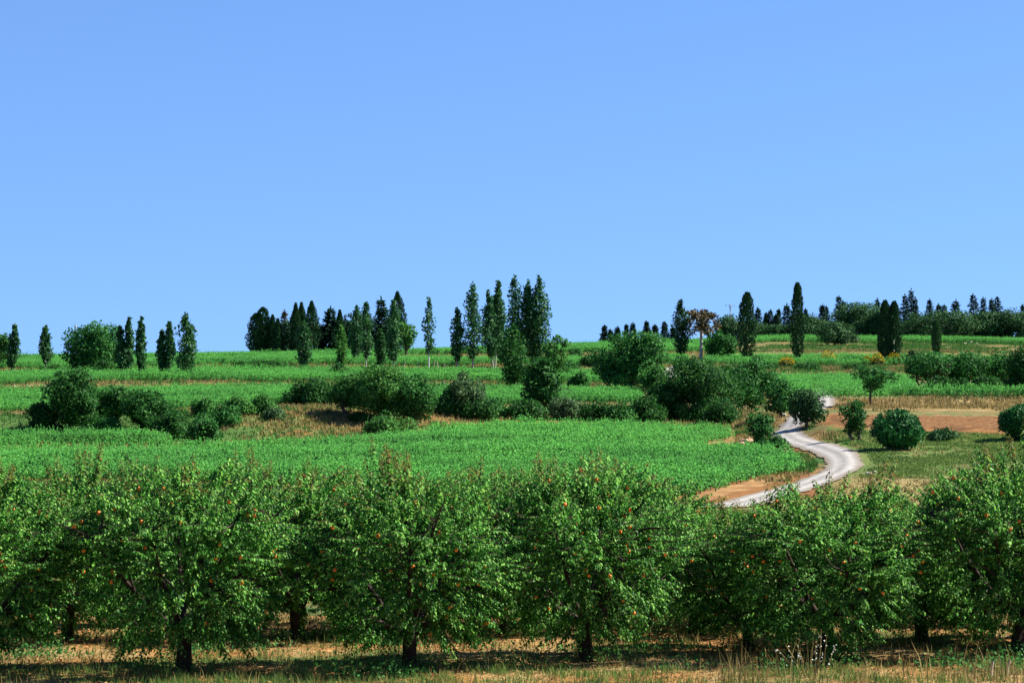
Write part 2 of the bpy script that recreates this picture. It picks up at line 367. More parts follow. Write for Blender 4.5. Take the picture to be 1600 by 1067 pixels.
def road_dist(X, Y):
    X = np.asarray(X, float).ravel(); Y = np.asarray(Y, float).ravel(); d = np.full(X.shape, 1e9)
    for q_ in rc: d = np.minimum(d, np.hypot(X-q_[0], Y-q_[1]))
    return d

# ------------------------------------------------------------------ bare earth patches and the ploughed field (sheets above the ground)
def sheet(name, poly, mat_, label, lift=.12, step=.9, rough=.08, furrow=0):
    pts = np.array([Pg(x, y)[:2] for x, y in poly])
    cen = pts.mean(0); x0, y0 = pts.min(0); x1, y1 = pts.max(0)
    nx = max(4, int((x1-x0)/step)); ny = max(4, int((y1-y0)/step))
    gx, gy = np.meshgrid(np.linspace(x0, x1, nx), np.linspace(y0, y1, ny))
    ins = inside(gx+(fbm(gx*.5, gy*.5, 51)-.5)*3, gy+(fbm(gx*.5, gy*.5, 52)-.5)*4, pts)
    z = np.array([drop(a1, b1) for a1, b1 in zip(gx.ravel(), gy.ravel())]).reshape(gx.shape)+lift+rng.random(gx.shape)*rough
    if furrow: z = z+furrow*np.sin(gy*2*np.pi/1.8)
    dm = np.full(gx.shape, 1e9)
    for i in range(len(pts)):
        a1 = pts[i]; e1 = pts[(i+1) % len(pts)]-a1; tq = np.clip(((gx-a1[0])*e1[0]+(gy-a1[1])*e1[1])/(e1@e1), 0, 1); dm = np.minimum(dm, np.hypot(gx-a1[0]-tq*e1[0], gy-a1[1]-tq*e1[1]))
    z = z-.45*np.clip(1-dm/3.0, 0, 1)      # the tilled earth runs out under the turf at its edges
    ii = np.arange(nx*ny).reshape(ny, nx); q_ = np.stack([ii[:-1, :-1], ii[:-1, 1:], ii[1:, 1:], ii[1:, :-1]], -1).reshape(-1, 4)
    k = ins.ravel()[q_].all(1)
    g = Geo().add(np.stack([gx, gy, z], -1).reshape(-1, 3), q=q_[k])
    o = link(name, g.mesh(name), mat_); tag(o, label, 'field', kind='structure'); return o
M['plough'] = plain_mat('ploughed_earth', (.085, .040, .017), (.19, .10, .042), 2.2, .95, .9, .05)
M['bare'] = plain_mat('bare_earth', (.17, .088, .032), (.25, .145, .062), .8, .95, .6, .05)
sheet('ploughed_field', PLOUGH, M['plough'], 'reddish ploughed field between dry grass bank and round bushes', furrow=.05, step=.5, rough=.26, lift=.08)

# ------------------------------------------------------------------ vineyards (uncountable vines: one object per block)
def vine_geo(n, seed):
    g = Geo(); k = n
    x = rng.uniform(-.62, .62, k); th = rng.uniform(0, 2*np.pi, k); rr_ = np.sqrt(rng.uniform(.25, 1, k))
    lump = 1+.25*np.sin(x*5+seed*2.1)
    C = np.stack([x, np.cos(th)*.34*rr_*lump, .68+np.sin(th)*.40*rr_*lump], 1)
    out = np.stack([rng.normal(0, .4, k), np.cos(th), np.sin(th)+.5], 1)
    D = np.stack([rng.normal(0, .7, k), np.cos(th)*.6+rng.normal(0, .4, k), -.5+rng.normal(0, .4, k)], 1)
    cards(g, C, D, norm(out)+sph(k)*.5, rng.uniform(.11, .19, k), rng.uniform(.11, .18, k))
    for i in range(9):      # shoots
        b = np.array([rng.uniform(-.55, .55), rng.uniform(-.2, .2), .9]); d = norm(np.array([rng.normal(0, .3), rng.normal(0, .3), 1.0])); L = rng.uniform(.25, .6)
        tt = np.linspace(.1, 1, 6)[:, None]; C = b+d*L*tt
        cards(g, C, sph(6)+[0, 0, .2], sph(6)+[0, 0, .6], .13, .12)
    return g
vine_src = bpy.data.collections.new('vine_variants')
vg_arr = []
for i in range(6):
    g = vine_geo(180, i)
    q0 = len(np.concatenate(g.q))
    tg = Geo(); tube(tg, [(0, 0, -.1), (.03, .02, .35), (0, 0, .75)], [.05, .04, .03], 5)
    vm = None
    vg_arr.append((np.concatenate(g.v), np.concatenate(g.q)))
    g.add(np.concatenate(tg.v), q=np.concatenate(tg.q))
    vm = g.mesh('vine'); vm.materials.append(M['vine']); vm.materials.append(M['bark'])
    mi = np.zeros(len(vm.polygons), np.int32); mi[q0:] = 1; vm.polygons.foreach_set('material_index', mi)
    vo = bpy.data.objects.new('vine_variant', vm); vine_src.objects.link(vo)
def make_gn():
    ng = bpy.data.node_groups.new('plant_vines', 'GeometryNodeTree')
    ng.interface.new_socket('Geometry', in_out='INPUT', socket_type='NodeSocketGeometry')
    ng.interface.new_socket('Geometry', in_out='OUTPUT', socket_type='NodeSocketGeometry')
    N = ng.nodes; L = ng.links
    gi = N.new('NodeGroupInput'); go = N.new('NodeGroupOutput'); ip = N.new('GeometryNodeInstanceOnPoints'); ci = N.new('GeometryNodeCollectionInfo')
    ci.inputs['Collection'].default_value = vine_src; ci.inputs['Separate Children'].default_value = True; ci.inputs['Reset Children'].default_value = True
    ip.inputs['Pick Instance'].default_value = True
    a1 = N.new('GeometryNodeInputNamedAttribute'); a1.data_type = 'FLOAT_VECTOR'; a1.inputs[0].default_value = 'rot'
    a2 = N.new('GeometryNodeInputNamedAttribute'); a2.data_type = 'FLOAT_VECTOR'; a2.inputs[0].default_value = 'scl'
    a3 = N.new('GeometryNodeInputNamedAttribute'); a3.data_type = 'INT'; a3.inputs[0].default_value = 'pick'
    L.new(gi.outputs[0], ip.inputs['Points']); L.new(ci.outputs[0], ip.inputs['Instance']); L.new(a3.outputs[0], ip.inputs['Instance Index'])
    L.new(a1.outputs[0], ip.inputs['Rotation']); L.new(a2.outputs[0], ip.inputs['Scale']); L.new(ip.outputs[0], go.inputs[0])
    return ng
GN = make_gn()
def ground_z(X, Y): return np.array([drop(a1, b1) for a1, b1 in zip(X, Y)])
def vine_points(u0, u1, s0, s1, ang, spacing=2.1, step=1.0, poly=None, hs=1.0, gap=.02):
    Yr = [], []
    uu = np.linspace(u0, u1, 9); lo = 1e9; hi = -1e9; xl = 1e9; xh = -1e9
    for u in uu:
        ys, _ = feats(u)
        def Ys_(s): i = int(min(math.floor(s), NF-2)); return ys[i]+(ys[i+1]-ys[i])*(s-i)
        ya, yb = Ys_(s0), Ys_(s1); lo = min(lo, ya); hi = max(hi, yb); xl = min(xl, (u-800)/F*ya, (u-800)/F*yb); xh = max(xh, (u-800)/F*ya, (u-800)/F*yb)
    ca, sa = math.cos(R(ang)), math.sin(R(ang)); cx, cy = (xl+xh)/2, (lo+hi)/2; Rr = math.hypot(xh-xl, hi-lo)/2+3
    a = np.arange(-Rr, Rr, step); b = np.arange(-Rr, Rr, spacing); A, B = np.meshgrid(a, b)
    ROWH = np.repeat(rng.normal(1, .12, (len(b), 1)), len(a), 1).ravel(); A = A+rng.uniform(-.15, .15, A.shape); B = B+rng.normal(0, .06, B.shape)
    X = (cx+A*ca-B*sa).ravel(); Y = (cy+A*sa+B*ca).ravel()
    k = (Y > 100); X, Y, ROWH = X[k], Y[k], ROWH[k]
    ux = X/Y*F+800; s = sof(X, Y)+(fbm(X*.06, Y*.06, 66)-.5)*(.22 if s0 > 3 else 0); Z = gz(X, Y)
    k = (ux > u0) & (ux < u1) & (s > s0) & (s < s1) & (rng.random(len(X)) > gap)
    if poly is not None:
        px, py = proj(X, Y, Z); k &= inside(px, py, poly)
    k &= road_dist(X, Y) > 2.6
    return X[k], Y[k], ang, ROWH[k]
def vineyard(parts, label, hs=1.0):
    Xs, Ys2, rs = [], [], []
    hr = np.concatenate([q_[3] for q_ in parts])
    for X, Y, ang, _ in parts: Xs.append(X); Ys2.append(Y); rs.append(np.full(len(X), R(ang)))
    X = np.concatenate(Xs); Y = np.concatenate(Ys2); r = np.concatenate(rs); n = len(X)
    Z = ground_z(X, Y)
    me = bpy.data.meshes.new('vineyard'); me.vertices.add(n)
    me.vertices.foreach_set('co', np.stack([X, Y, Z-.03], 1).astype(np.float32).ravel())
    rot = np.stack([rng.normal(0, .06, n), rng.normal(0, .06, n), r+np.pi*rng.integers(0, 2, n)], 1)
    hv = hs*hr*rng.uniform(.82, 1.15, n)*(.9+.25*fbm(X*.12, Y*.12, 61))
    scl = np.stack([rng.uniform(.95, 1.15, n), rng.uniform(.85, 1.15, n), hv], 1)
    for nm, ar in (('rot', rot), ('scl', scl)):
        at2 = me.attributes.new(nm, 'FLOAT_VECTOR', 'POINT'); at2.data.foreach_set('vector', ar.astype(np.float32).ravel())
    at3 = me.attributes.new('pick', 'INT', 'POINT'); at3.data.foreach_set('value', rng.integers(0, 6, n).astype(np.int32))
    o = link('vineyard', me, None); md = o.modifiers.new('vines', 'NODES'); md.node_group = GN
    tag(o, label, 'vineyard', kind='stuff'); return n
nv = 0
V1 = [(-80, 753), (200, 753), (420, 760), (600, 768), (800, 777), (1000, 782), (1085, 777), (1160, 756), (1252, 735), (1238, 722), (1190, 713), (1100, 706), (1085, 700), (1110, 693), (1142, 685), (1130, 680), (1060, 676), (960, 673), (800, 671), (720, 677), (620, 689), (500, 698), (330, 706), (265, 709), (-80, 711)]
nv += vineyard([vine_points(-80, 1270, .97, 2.0, 9, 2.0, .95, V1)], 'broad bright green vineyard covering the valley floor behind the orchard', .95)
nv += vineyard([vine_points(-80, 262, 1.86, 1.97, 4, 1.9, 1.0)], 'narrow strip of taller vines at the foot of the left bank')
nv += vineyard([vine_points(-80, 480, 3.14, 3.76, 4, 2.1, 1.0)], 'lowest left terrace of vines above the dark bushes')
nv += vineyard([vine_points(660, 1000, 3.2, 3.76, 4, 2.1, 1.0)], 'terrace of vines just behind the middle hedge')
nv += vineyard([vine_points(-80, 600, 5.04, 5.62, 3, 2.1, 1.0)], 'second left terrace of vines in front of the poplar line')
nv += vineyard([vine_points(600, 1010, 5.10, 5.6, 3, 2.1, 1.0)], 'vine terrace in the middle in front of the white-trunked poplars')
nv += vineyard([vine_points(-80, 560, 7.06, 7.68, 2, 2.1, 1.0)], 'third left terrace of vines behind the poplar line')
nv += vineyard([vine_points(560, 1010, 7.04, 7.42, 2, 2.1, 1.0)], 'vines behind the tall central poplars')
nv += vineyard([vine_points(-80, 600, 8.75, 10.1, 2, 2.2, 1.05)], 'topmost vines along the left skyline')
nv += vineyard([vine_points(600, 1040, 9.2, 10.1, 2, 2.2, 1.05)], 'topmost vines along the middle skyline')
nv += vineyard([vine_points(1175, 1425, 5.16, 5.85, 24, 2.3, 1.0)], 'vineyard with slanting rows right of the hedge above the road')
nv += vineyard([vine_points(1010, 1640, 7.42, 7.88, 12, 2.2, 1.05, gap=.1)], 'ragged vineyard behind the yellow broom bushes')
nv += vineyard([vine_points(1010, 1130, 9.08, 9.97, 4, 2.2, 1.05)], 'small vine plot beyond the white trunked dead tree')
nv += vineyard([vine_points(1160, 1700, 9.72, 9.96, 2, 2.2, 1.0)], 'thin line of vines below the dark right wood')
print('vines', nv)
# two countable long rows at the right
for k_, (s_, lab) in enumerate([(5.03, 'front long vine row above the dry grass bank at right'), (5.17, 'second long vine row, below the leaning dark trees at right')]):
    X = []; Y = []
    for u in np.arange(1362 if k_ else 1270, 1680, 8.0):
        ys, _ = feats(u); yv = ys[5]+(ys[6]-ys[5])*(s_-5); X.append((u-800)/F*yv); Y.append(yv)
    X = np.array(X); Y = np.array(Y); Z = ground_z(X, Y); root = link('vine_row', None, None, loc=(X[0], Y[0], Z[0]))
    tag(root, lab, 'vine row', 'long vine rows above the ploughed field'); g = Geo(); tg = Geo()
    for x, y, z in zip(X-X[0], Y-Y[0], Z-Z[0]):
        v, q = vg_arr[rng.integers(0, 6)]; f = -1 if rng.random() < .5 else 1
        g.add(v*[f, 1, rng.uniform(1.0, 1.25)]+[x, y, z-.03], q=q); tube(tg, [(x, y, z-.1), (x+.03, y, z+.4), (x, y, z+.8)], [.05, .04, .03], 4)
    link('foliage', g.mesh('foliage'), M['vine'], root); tag(link('vine_trunks', tg.mesh('vine_trunks'), M['bark'], root), kind='stuff')

# ------------------------------------------------------------------ tree kinds (each returns trunk Geo, crown Geo; base at the origin)
def clump_leaves(g, cen, rad, n, L, W, updir=.0, shell=.5, jit=.7, outc=None, young=0.0):
    n = max(8, int(n*.66)); L = L*1.17; W = W*1.17
    d = sph(n); r = shell+(1-shell)*rng.random(n)**.6
    C = cen+d*rad*r[:, None]
    out = d*.8+(norm(C-outc) if outc is not None else 0)
    D = sph(n)*.8+d*.4+np.array([0, 0, updir])
    cards(g, C, D, out+sph(n)*jit+[0, 0, .2], rng.uniform(.7, 1.25, n)*L, rng.uniform(.7, 1.25, n)*W, young)
def poplar(H, W, leaders=1, skirt=.12, belly=.42, dens=1.15, leafL=.36, lean=0):
    W = W*1.15
    tg, g = Geo(), Geo()
    offs = [(0, 0, 1.0)] if leaders == 1 else [((i-(leaders-1)/2)*W*.36+rng.normal(0, .05*W), rng.normal(0, .08*W), 1 if i == leaders//2 else rng.uniform(.78, .97)) for i in range(leaders)]
    wl = W if leaders == 1 else W*.62
    for ox, oy, hf in offs:
        h = H*hf
        tube(tg, [(ox*.1, oy*.1, -.3), (ox*.3, oy*.3, .1*h), (ox*.8+lean*.3, oy*.8, .5*h), (ox+lean, oy, .93*h)], [.028*W+.09, .02*W+.08, .1, .03], 6)
        nc = int(34*dens)
        for k in range(nc):
            tt = skirt+(1-skirt)*((k+rng.random())/nc)
            prof = np.interp(tt, [skirt, skirt+.1, belly, .75, .93, 1.0], [.28, .62, 1, .74, .36, .12])
            rr_ = wl*.5*prof; a = rng.uniform(0, 2*np.pi); ro_ = rr_*rng.uniform(.2, .72)
            cr = max(rr_*rng.uniform(.38, .62), wl*.07)
            cen = np.array([ox*min(1, tt*2)+lean*tt+math.cos(a)*ro_, oy+math.sin(a)*ro_, tt*h-cr*.5])
            n = int(24+62*prof*dens)
            clump_leaves(g, cen, np.array([cr, cr, cr*1.75]), n, leafL, leafL*.8, .5, .45, .6, outc=np.array([ox+lean*tt, oy, tt*h-1]))
            if k % 2 == 0: tube(tg, [(ox*min(1, tt*2)+lean*max(0, tt-.1), oy, max(tt*h-cr*1.6, .1*h)), tuple(cen)], [.05, .02], 4)
    return tg, g
def cypress(H, W, tip='point', stems=1, skirt=.03, dens=1.0, leafL=.42):
    tg, g = Geo(), Geo()
    for sidx in range(stems):
        ox = 0 if stems == 1 else (sidx-(stems-1)/2)*W*.42; h = H*(1 if sidx == 0 else .985); wl = W if stems == 1 else W*.68
        tube(tg, [(ox*.6, 0, -.3), (ox*.8, 0, h*.15), (ox, 0, h*.8)], [.05*W+.08, .04*W+.06, .03], 6)
        n = int(2900*dens); t_ = rng.random(n)**.85; t_ = skirt+(1-skirt)*t_; a = rng.uniform(0, 2*np.pi, n)
        if tip == 'point': prof = np.interp(t_, [0, .04, .12, .4, .7, .88, 1], [.2, .45, .75, 1, .74, .36, .03])
        else: prof = np.interp(t_, [0, .06, .2, .42, .75, .93, 1], [.16, .45, .88, 1, .72, .46, .1])
        ph = rng.uniform(0, 6.28, 4)
        bump = 1+.10*np.sin(a*3+t_*17+ph[0])+.09*np.sin(a*2-t_*31+ph[1])+.06*np.sin(a*5+t_*53+ph[2])
        r = wl*.5*prof*bump*(.45+.57*rng.random(n)**.45)
        C = np.stack([ox+np.cos(a)*r, np.sin(a)*r, t_*h*.985], 1); od = np.stack([np.cos(a), np.sin(a), np.full(n, .15)], 1)
        cards(g, C, np.array([0, 0, 1.])+od*.45+sph(n)*.25, od+sph(n)*.5, leafL*rng.uniform(.9, 1.5, n), leafL*.74*rng.uniform(.7, 1.2, n))
    return tg, g
def dirn(d, sd, lo=.5, hi=1.2):
    return lo+(hi-lo)*float(np.clip((vnoise(d[0]*1.8+d[2]*1.1+20, d[1]*1.8-d[2]*1.6+20, sd)-.15)*1.45, 0, 1))
def broad(H, W, base=.12, nc=30, dens=1.0, leafL=.4, gap=.0, stems=1, flat=0, depth=.9, trunk_r=None, shell=.4, lump=1.1, spread=.3):
    W = W*1.08
    tg, g = Geo(), Geo(); zc = H*(base+1)/2; rz = H*(1-base)/2
    tr = trunk_r or (.02*H+.06*W/3+.05); fork = max(base*H, .12*H)
    bases = [(rng.normal(0, W*.05)+(i-(stems-1)/2)*W*spread*.4, rng.normal(0, W*.04)) for i in range(stems)]
    tops = []
    for bx, by in bases:
        tx = bx*2.2+rng.normal(0, W*.06); ty = by*2+rng.normal(0, W*.06)
        tube(tg, [(bx, by, -.3), (bx*1.2+rng.normal(0, .05), by, fork*.5), (bx*1.5+rng.normal(0, .08), by*1.4, fork), (tx, ty, zc+rz*.45)], [tr*1.25, tr, tr*.85, tr*.3], 6)
        tops.append(((bx*1.5, by*1.4, fork), (tx, ty, zc+rz*.45)))
    cs = []
    sd = int(rng.integers(0, 9999))
    for k in range(nc*8):
        d = sph(1)[0]; r = rng.uniform(.3, .86)**.7*dirn(d, sd); c_ = np.array([d[0]*W*.5*r, d[1]*W*.5*r*depth, zc+d[2]*rz*r])
        if flat and c_[2] < zc-.2*rz: continue
        cr = W*rng.uniform(.11, .19)*lump
        if all(np.linalg.norm((c_-b)/(1, 1, .8)) > (cr+rb)*.52 for b, rb in cs): cs.append((c_, cr))
        if len(cs) >= nc: break
    cc = np.array([0, 0, zc-rz*.25])
    for c_, cr in cs:
        rz_ = min(cr*.85, rz*.5)
        c_[2] = min(max(c_[2], base*H*.7+rz_*.6), (H-rz_*.85))
        n = int((46+150*(cr/1.0)**1.5*(.4/leafL)**1.2)*dens*rng.uniform(.65, 1.25)); n = min(n, 700)
        clump_leaves(g, c_, np.array([cr, cr, rz_]), n, leafL, leafL*.75, 0, shell, .7, outc=cc)
        f0, f1 = tops[rng.integers(0, len(tops))]; tt = rng.uniform(.1, .8); s0 = np.array(f0)*(1-tt)+np.array(f1)*tt
        if s0[2] > c_[2]: s0 = np.array(f0)
        mid = (s0+c_)/2+[0, 0, -.08*W*rng.random()]
        tube(tg, [s0, mid, c_], [tr*.4, tr*.25, .02], 4)
    for k in range(9):     # sprays of small branches that break the outline
        d = sph(1)[0]; d[2] = abs(d[2])*.9; e = np.array([0, 0, zc])+d*[W*.5, W*.5*depth, rz]*rng.uniform(.85, 1.08); cr = W*rng.uniform(.035, .07)
        if e[2] < H: clump_leaves(g, e, np.array([cr, cr, cr*1.3]), int(28*dens), leafL*.9, leafL*.6, .3, .2, .8)
    # loose outer leaves
    n = int(260*dens); d = sph(n); C = np.array([0, 0, zc])+d*[W*.5, W*.5*depth, rz]*rng.uniform(.72, 1.05, n)[:, None]
    C = C[C[:, 2] > base*H*.8+.05]; cards(g, C, sph(len(C))+[0, 0, .3], sph(len(C))+[0, 0, .3], leafL*.9, leafL*.6)
    return tg, g
def bush(H, W, nc=30, dens=1.1, leafL=.34, lump=1.05, depth=.8):
    W = W*1.15
    tg, g = Geo(), Geo()
    for i in range(4):
        a = rng.uniform(0, 6.28); tube(tg, [(0, 0, -.25), (math.cos(a)*W*.12, math.sin(a)*W*.1, H*.3), (math.cos(a)*W*.28, math.sin(a)*W*.24, H*.62)], [.09, .06, .02], 4)
    cc = np.array([0, 0, H*.15]); sd = int(rng.integers(0, 9999))
    for k in range(nc):
        d = sph(1)[0]; d[2] = abs(d[2]); r = rng.uniform(.3, .8)*dirn(d, sd, .5, 1.25)
        cr = W*rng.uniform(.12, .2)*lump; rz_ = min(cr*.9, H*.42)
        c_ = np.array([d[0]*W*.5*r, d[1]*W*.5*r*depth, max(rz_*.75, d[2]*(H-rz_*.7)*min(1, r*1.35))]); c_[2] = min(c_[2], (H-rz_*.85)*dirn(d, sd+1, .6, 1.1))
        n = int((40+150*(cr/1.0)**1.5*(.4/leafL)**1.2)*dens*rng.uniform(.6, 1.25)); n = min(n, 600)
        clump_leaves(g, c_, np.array([cr, cr, rz_]), n, leafL, leafL*.75, 0, .45, .7, outc=cc)
    n = int(200*dens); d = sph(n); d[:, 2] = np.abs(d[:, 2]); C = d*[W*.5, W*.5*depth, H]*rng.uniform(.7, 1.06, n)[:, None]
    cards(g, C, sph(n)+[0, 0, .5], sph(n)+[0, 0, .3], leafL*.9, leafL*.55)
    return tg, g
def roundbush(H, W, leafL=.26):
    tg, g = Geo(), Geo()
    tube(tg, [(0, 0, -.3), (0, 0, H*.5)], [.25, .1], 6)
    cs = []
    for k in range(900):
        d = sph(1)[0]
        if d[2] < -.25: continue
        cr = W*rng.uniform(.045, .12); ir = dirn(d, 5+int(W*100), .78, 1.06); c_ = np.array([d[0]*(W*.5-cr)*ir, d[1]*(W*.5-cr)*.9*ir, max(H*.42+d[2]*(H*.58-cr)*ir, cr*.7)])
        if all(np.linalg.norm(c_-b) > (cr+rb)*.62 for b, rb in cs): cs.append((c_, cr))
        if len(cs) > 90: break
    for c_, cr in cs: clump_leaves(g, c_, np.array([cr*.85, cr*.85, cr*1.25]), 110, leafL, leafL*.5, .7, .7, .4, outc=np.array([0, 0, H*.3]))
    n = 1500; d = sph(n); C = np.array([0, 0, H*.42])+d*[W*.36, W*.33, H*.40]; C = C[C[:, 2] > .05]; n = len(C)
    cards(g, C, sph(n), d[:n]+sph(n)*.4, leafL*1.5, leafL*1.1)
    return tg, g
def conifer(H, W, dens=2.0, leafL=.62, skirt=.06):
    W = W*1.25
    tg, g = Geo(), Geo(); bend = rng.normal(0, .02*H)
    tube(tg, [(0, 0, -.3), (bend*.3, 0, H*.5), (bend, 0, H)], [.02*H+.06, .012*H+.04, .02], 6)
    z = skirt*H
    while z < H*.97:
        tt = z/H; Rr = W*.5*(1-tt)**.82*rng.uniform(.75, 1.1)+.12; nb = rng.integers(4, 7); a0 = rng.uniform(0, 6.28)
        for b in range(nb):
            a = a0+b*2*np.pi/nb+rng.normal(0, .25); L = Rr*rng.uniform(.55, 1.15); k = max(3, int(7*dens*(L/2+.5)))
            f = rng.uniform(.1, 1, k); rise = rng.uniform(-.25, .22)
            C = np.stack([bend*tt+np.cos(a)*L*f, np.sin(a)*L*f, z+L*f*rise+rng.normal(0, .08, k)], 1)
            D = np.stack([np.cos(a)+rng.normal(0, .5, k), np.sin(a)+rng.normal(0, .5, k), rng.normal(-.05, .35, k)], 1)
            cards(g, C, D, sph(k)*.6+[0, 0, 1], leafL*rng.uniform(.8, 1.4, k), leafL*.6)
            if tt < .6 and b % 2 == 0: tube(tg, [(bend*tt, 0, z), (bend*tt+math.cos(a)*L*.8, math.sin(a)*L*.8, z+L*.8*rise)], [.05, .02], 3)
        z += H*.036*rng.uniform(.8, 1.2)
    k = int(14*dens); C = np.stack([bend+rng.normal(0, .07, k), rng.normal(0, .07, k), H*rng.uniform(.9, 1.0, k)], 1); cards(g, C, sph(k)*.4+[0, 0, 1], sph(k), leafL*.7, leafL*.3)
    return tg, g
def deadtree(H, W):
    tg, g = Geo(), Geo(); tube(tg, [(0, 0, -.3), (.1, 0, H*.35), (.05, 0, H*.6), (.3, 0, H*.9)], [.36, .3, .22, .05], 8)
    for k in range(46):
        a = rng.uniform(0, 6.28); zt = rng.uniform(.55, .97); L = W*.5*rng.uniform(.4, 1.0)*(1.15-.5*abs(zt-.7)/.3)
        e = np.array([math.cos(a)*L, math.sin(a)*L, zt*H]); b0 = np.array([.1, 0, (zt-.16)*H])
        tube(tg, [b0, (b0+e)/2+[0, 0, .3], e], [.09, .06, .02], 4)
        if rng.random() < .88: clump_leaves(g, e-[0, 0, .1], np.array([W*.14, W*.14, H*.05]), 85, .42, .3, -.2, .3, .8)
    return tg, g
def broom(H, W):
    tg, g = bush(H, W, 16, .8, .28); fl = Geo()
    n = 420; d = sph(n); d[:, 2] = np.abs(d[:, 2]); C = d*[W*.5, W*.42, H]*rng.uniform(.86, 1.07, n)[:, None]
    C = C[(C[:, 2] > H*.35)]; cards(fl, C, sph(len(C))+[0, 0, .5], sph(len(C))+[0, -.3, .6], .26, .22)
    return tg, g, fl

def plant(name, x, ybase, ytop, wpx, maker, leaf, label, cat='tree', group=None, bark='bark', Y=None, wmul=1.0, **kw):
    wpx = wpx*wmul
    p = Pg(x, ybase) if Y is None else at(x, Y)
    Yd = p[1]
    H = (CAMZ-(ytop-533.5)/F*Yd)-p[2]; Wm = wpx/F*Yd
    r = maker(H, Wm, **kw)
    root = link(name, None, None, loc=(p[0], p[1], drop(p[0], p[1])))
    link('trunk' if cat == 'tree' else 'stems', r[0].mesh('trunk', smooth=True), M[bark], root)
    link('crown' if cat == 'tree' else 'foliage', r[1].mesh('crown'), M[leaf], root)
    if len(r) > 2: tag(link('flowers', r[2].mesh('flowers'), M['broomflower'], root), kind='stuff')
    tag(root, label, cat, group); return root
GP = 'slender poplars'; GC = 'dark cypresses and conifers of the left grove'
# --- left skyline
plant('broadleaf_tree', -6, 580, 523, 44, broad, 'lightbroad', 'loose green tree cut off by the left picture edge', base=.2)
plant('poplar_tree', 18, 583, 508, 19, poplar, 'poplar', 'thin wavy poplar nearest the left picture edge', group=GP, lean=.6)
plant('poplar_tree', 71, 584, 511, 20, poplar, 'poplar', 'lone slim poplar with bare pale trunk, second from left', group=GP, bark='pale_bark', skirt=.25)
plant('broadleaf_tree', 147, 586, 503, 84, broad, 'broad', 'wide spreading bushy tree among the left poplars', base=.08, nc=42, dens=1.1, leafL=.38)
plant('bush', 163, 589, 558, 46, bush, 'darkbush', 'low dark bush at the foot of the wide left tree', 'bush')
plant('poplar_tree', 198, 589, 498, 32, poplar, 'poplar', 'double-topped poplar right of the wide left tree', group=GP, leaders=2)
plant('poplar_tree', 221, 591, 498, 17, poplar, 'poplar', 'narrow poplar with a gap low in its crown', group=GP)
plant('poplar_tree', 259, 592, 504, 27, poplar, 'poplar', 'poplar with a shorter side stem on its left', group=GP, leaders=2)
plant('poplar_tree', 291, 593, 492, 29, poplar, 'poplar', 'tallest and fullest poplar of the left group', group=GP, wmul=1.15, dens=1.3)
# --- grove on the left crest
for x, yt, wd, tp, lab in [(401, 490, 26, 'blunt', 'blunt broad cypress at the left end of the grove'), (411, 481, 25, 'blunt', 'taller blunt cypress, second in the grove'),
        (426, 493, 13, 'point', 'short thin cypress beside the blunt pair'), (434, 499, 13, 'point', 'smallest pointed cypress, right of the short thin one'),
        (462, 474, 15, 'point', 'slim pointed cypress, left one of the close pair'), (471, 473, 16, 'point', 'slim pointed cypress, right one of the close pair'),
        (487, 471, 21, 'point', 'pointed cypress standing alone right of the close pair'), (531, 485, 13, 'point', 'thin cypress tip rising right of the layered pine'),
        (621, 456, 26, 'point', 'tallest pointed cypress at the right end of the grove')]:
    plant('cypress_tree', x, 0, yt, wd, cypress, 'cypress', lab, group=GC, Y=705+rng.uniform(-10, 8), tip=tp, wmul=1.3)
plant('conifer_tree', 445, 0, 484, 26, conifer, 'deadneedle', 'reddish brown dying conifer top inside the left grove', Y=716)
plant('conifer_tree', 448, 0, 497, 44, broad, 'conifer', 'dark bushy conifer with sky gap below, left part of grove', Y=708, base=.05, nc=26, leafL=.45)
plant('conifer_tree', 499, 0, 508, 34, broad, 'cypress', 'low dark conifer filling the grove between cypresses', Y=702, base=.03, nc=22, leafL=.45)
plant('pine_tree', 515, 0, 480, 54, conifer, 'conifer', 'broad layered dark pine in the middle of the grove', Y=700, leafL=.8, dens=2.4)
plant('conifer_tree', 546, 0, 486, 32, broad, 'conifer', 'rounded dark conifer right of the layered pine', Y=706, base=.06, nc=24, leafL=.45)
plant('conifer_tree', 578, 0, 500, 34, broad, 'conifer', 'dark conifer behind the white-stemmed poplar', Y=700, base=.04, nc=22, leafL=.45)
plant('pine_tree', 597, 0, 465, 46, conifer, 'conifer', 'tall broad dark pine near the right end of the grove', Y=690, leafL=.8, dens=2.4)
for x, yt, wd, lab in [(420, 501, 46, 'low dark conifer under the thin cypresses at the left of the grove'), (470, 491, 48, 'dark conifer beneath the close cypress pair'), (560, 487, 46, 'dark conifer between grey green and white-stemmed poplars'), (612, 489, 46, 'dark conifer mass under the tallest cypress'), (530, 495, 46, 'dark conifer below the thin cypress tip')]:
    plant('conifer_tree', x, 0, yt, wd, broad, 'conifer', lab, group=GC, Y=712, base=.08, nc=24, leafL=.45, lump=1.2)
plant('broadleaf_tree', 632, 0, 503, 34, broad, 'lightbroad', 'airy light green tree leaning out right of the grove', Y=560, base=.25, dens=.7)
plant('poplar_tree', 475, 572, 503, 30, poplar, 'poplar', 'teardrop poplar tapering to the ground before the grove', group=GP, belly=.55, skirt=.04)
plant('poplar_tree', 534, 576, 509, 20, poplar, 'lightbroad', 'pale short poplar below the thin cypress tip', group=GP, belly=.5, skirt=.06)
plant('poplar_tree', 557, 570, 479, 24, poplar, 'poplar', 'grey green poplar left of the white-stemmed one', group=GP, bark='pale_bark')
plant('poplar_tree', 572, 579, 472, 20, poplar, 'poplar', 'white-stemmed poplar in front of the grove', group=GP, bark='pale_bark', dens=1.0, skirt=.2)
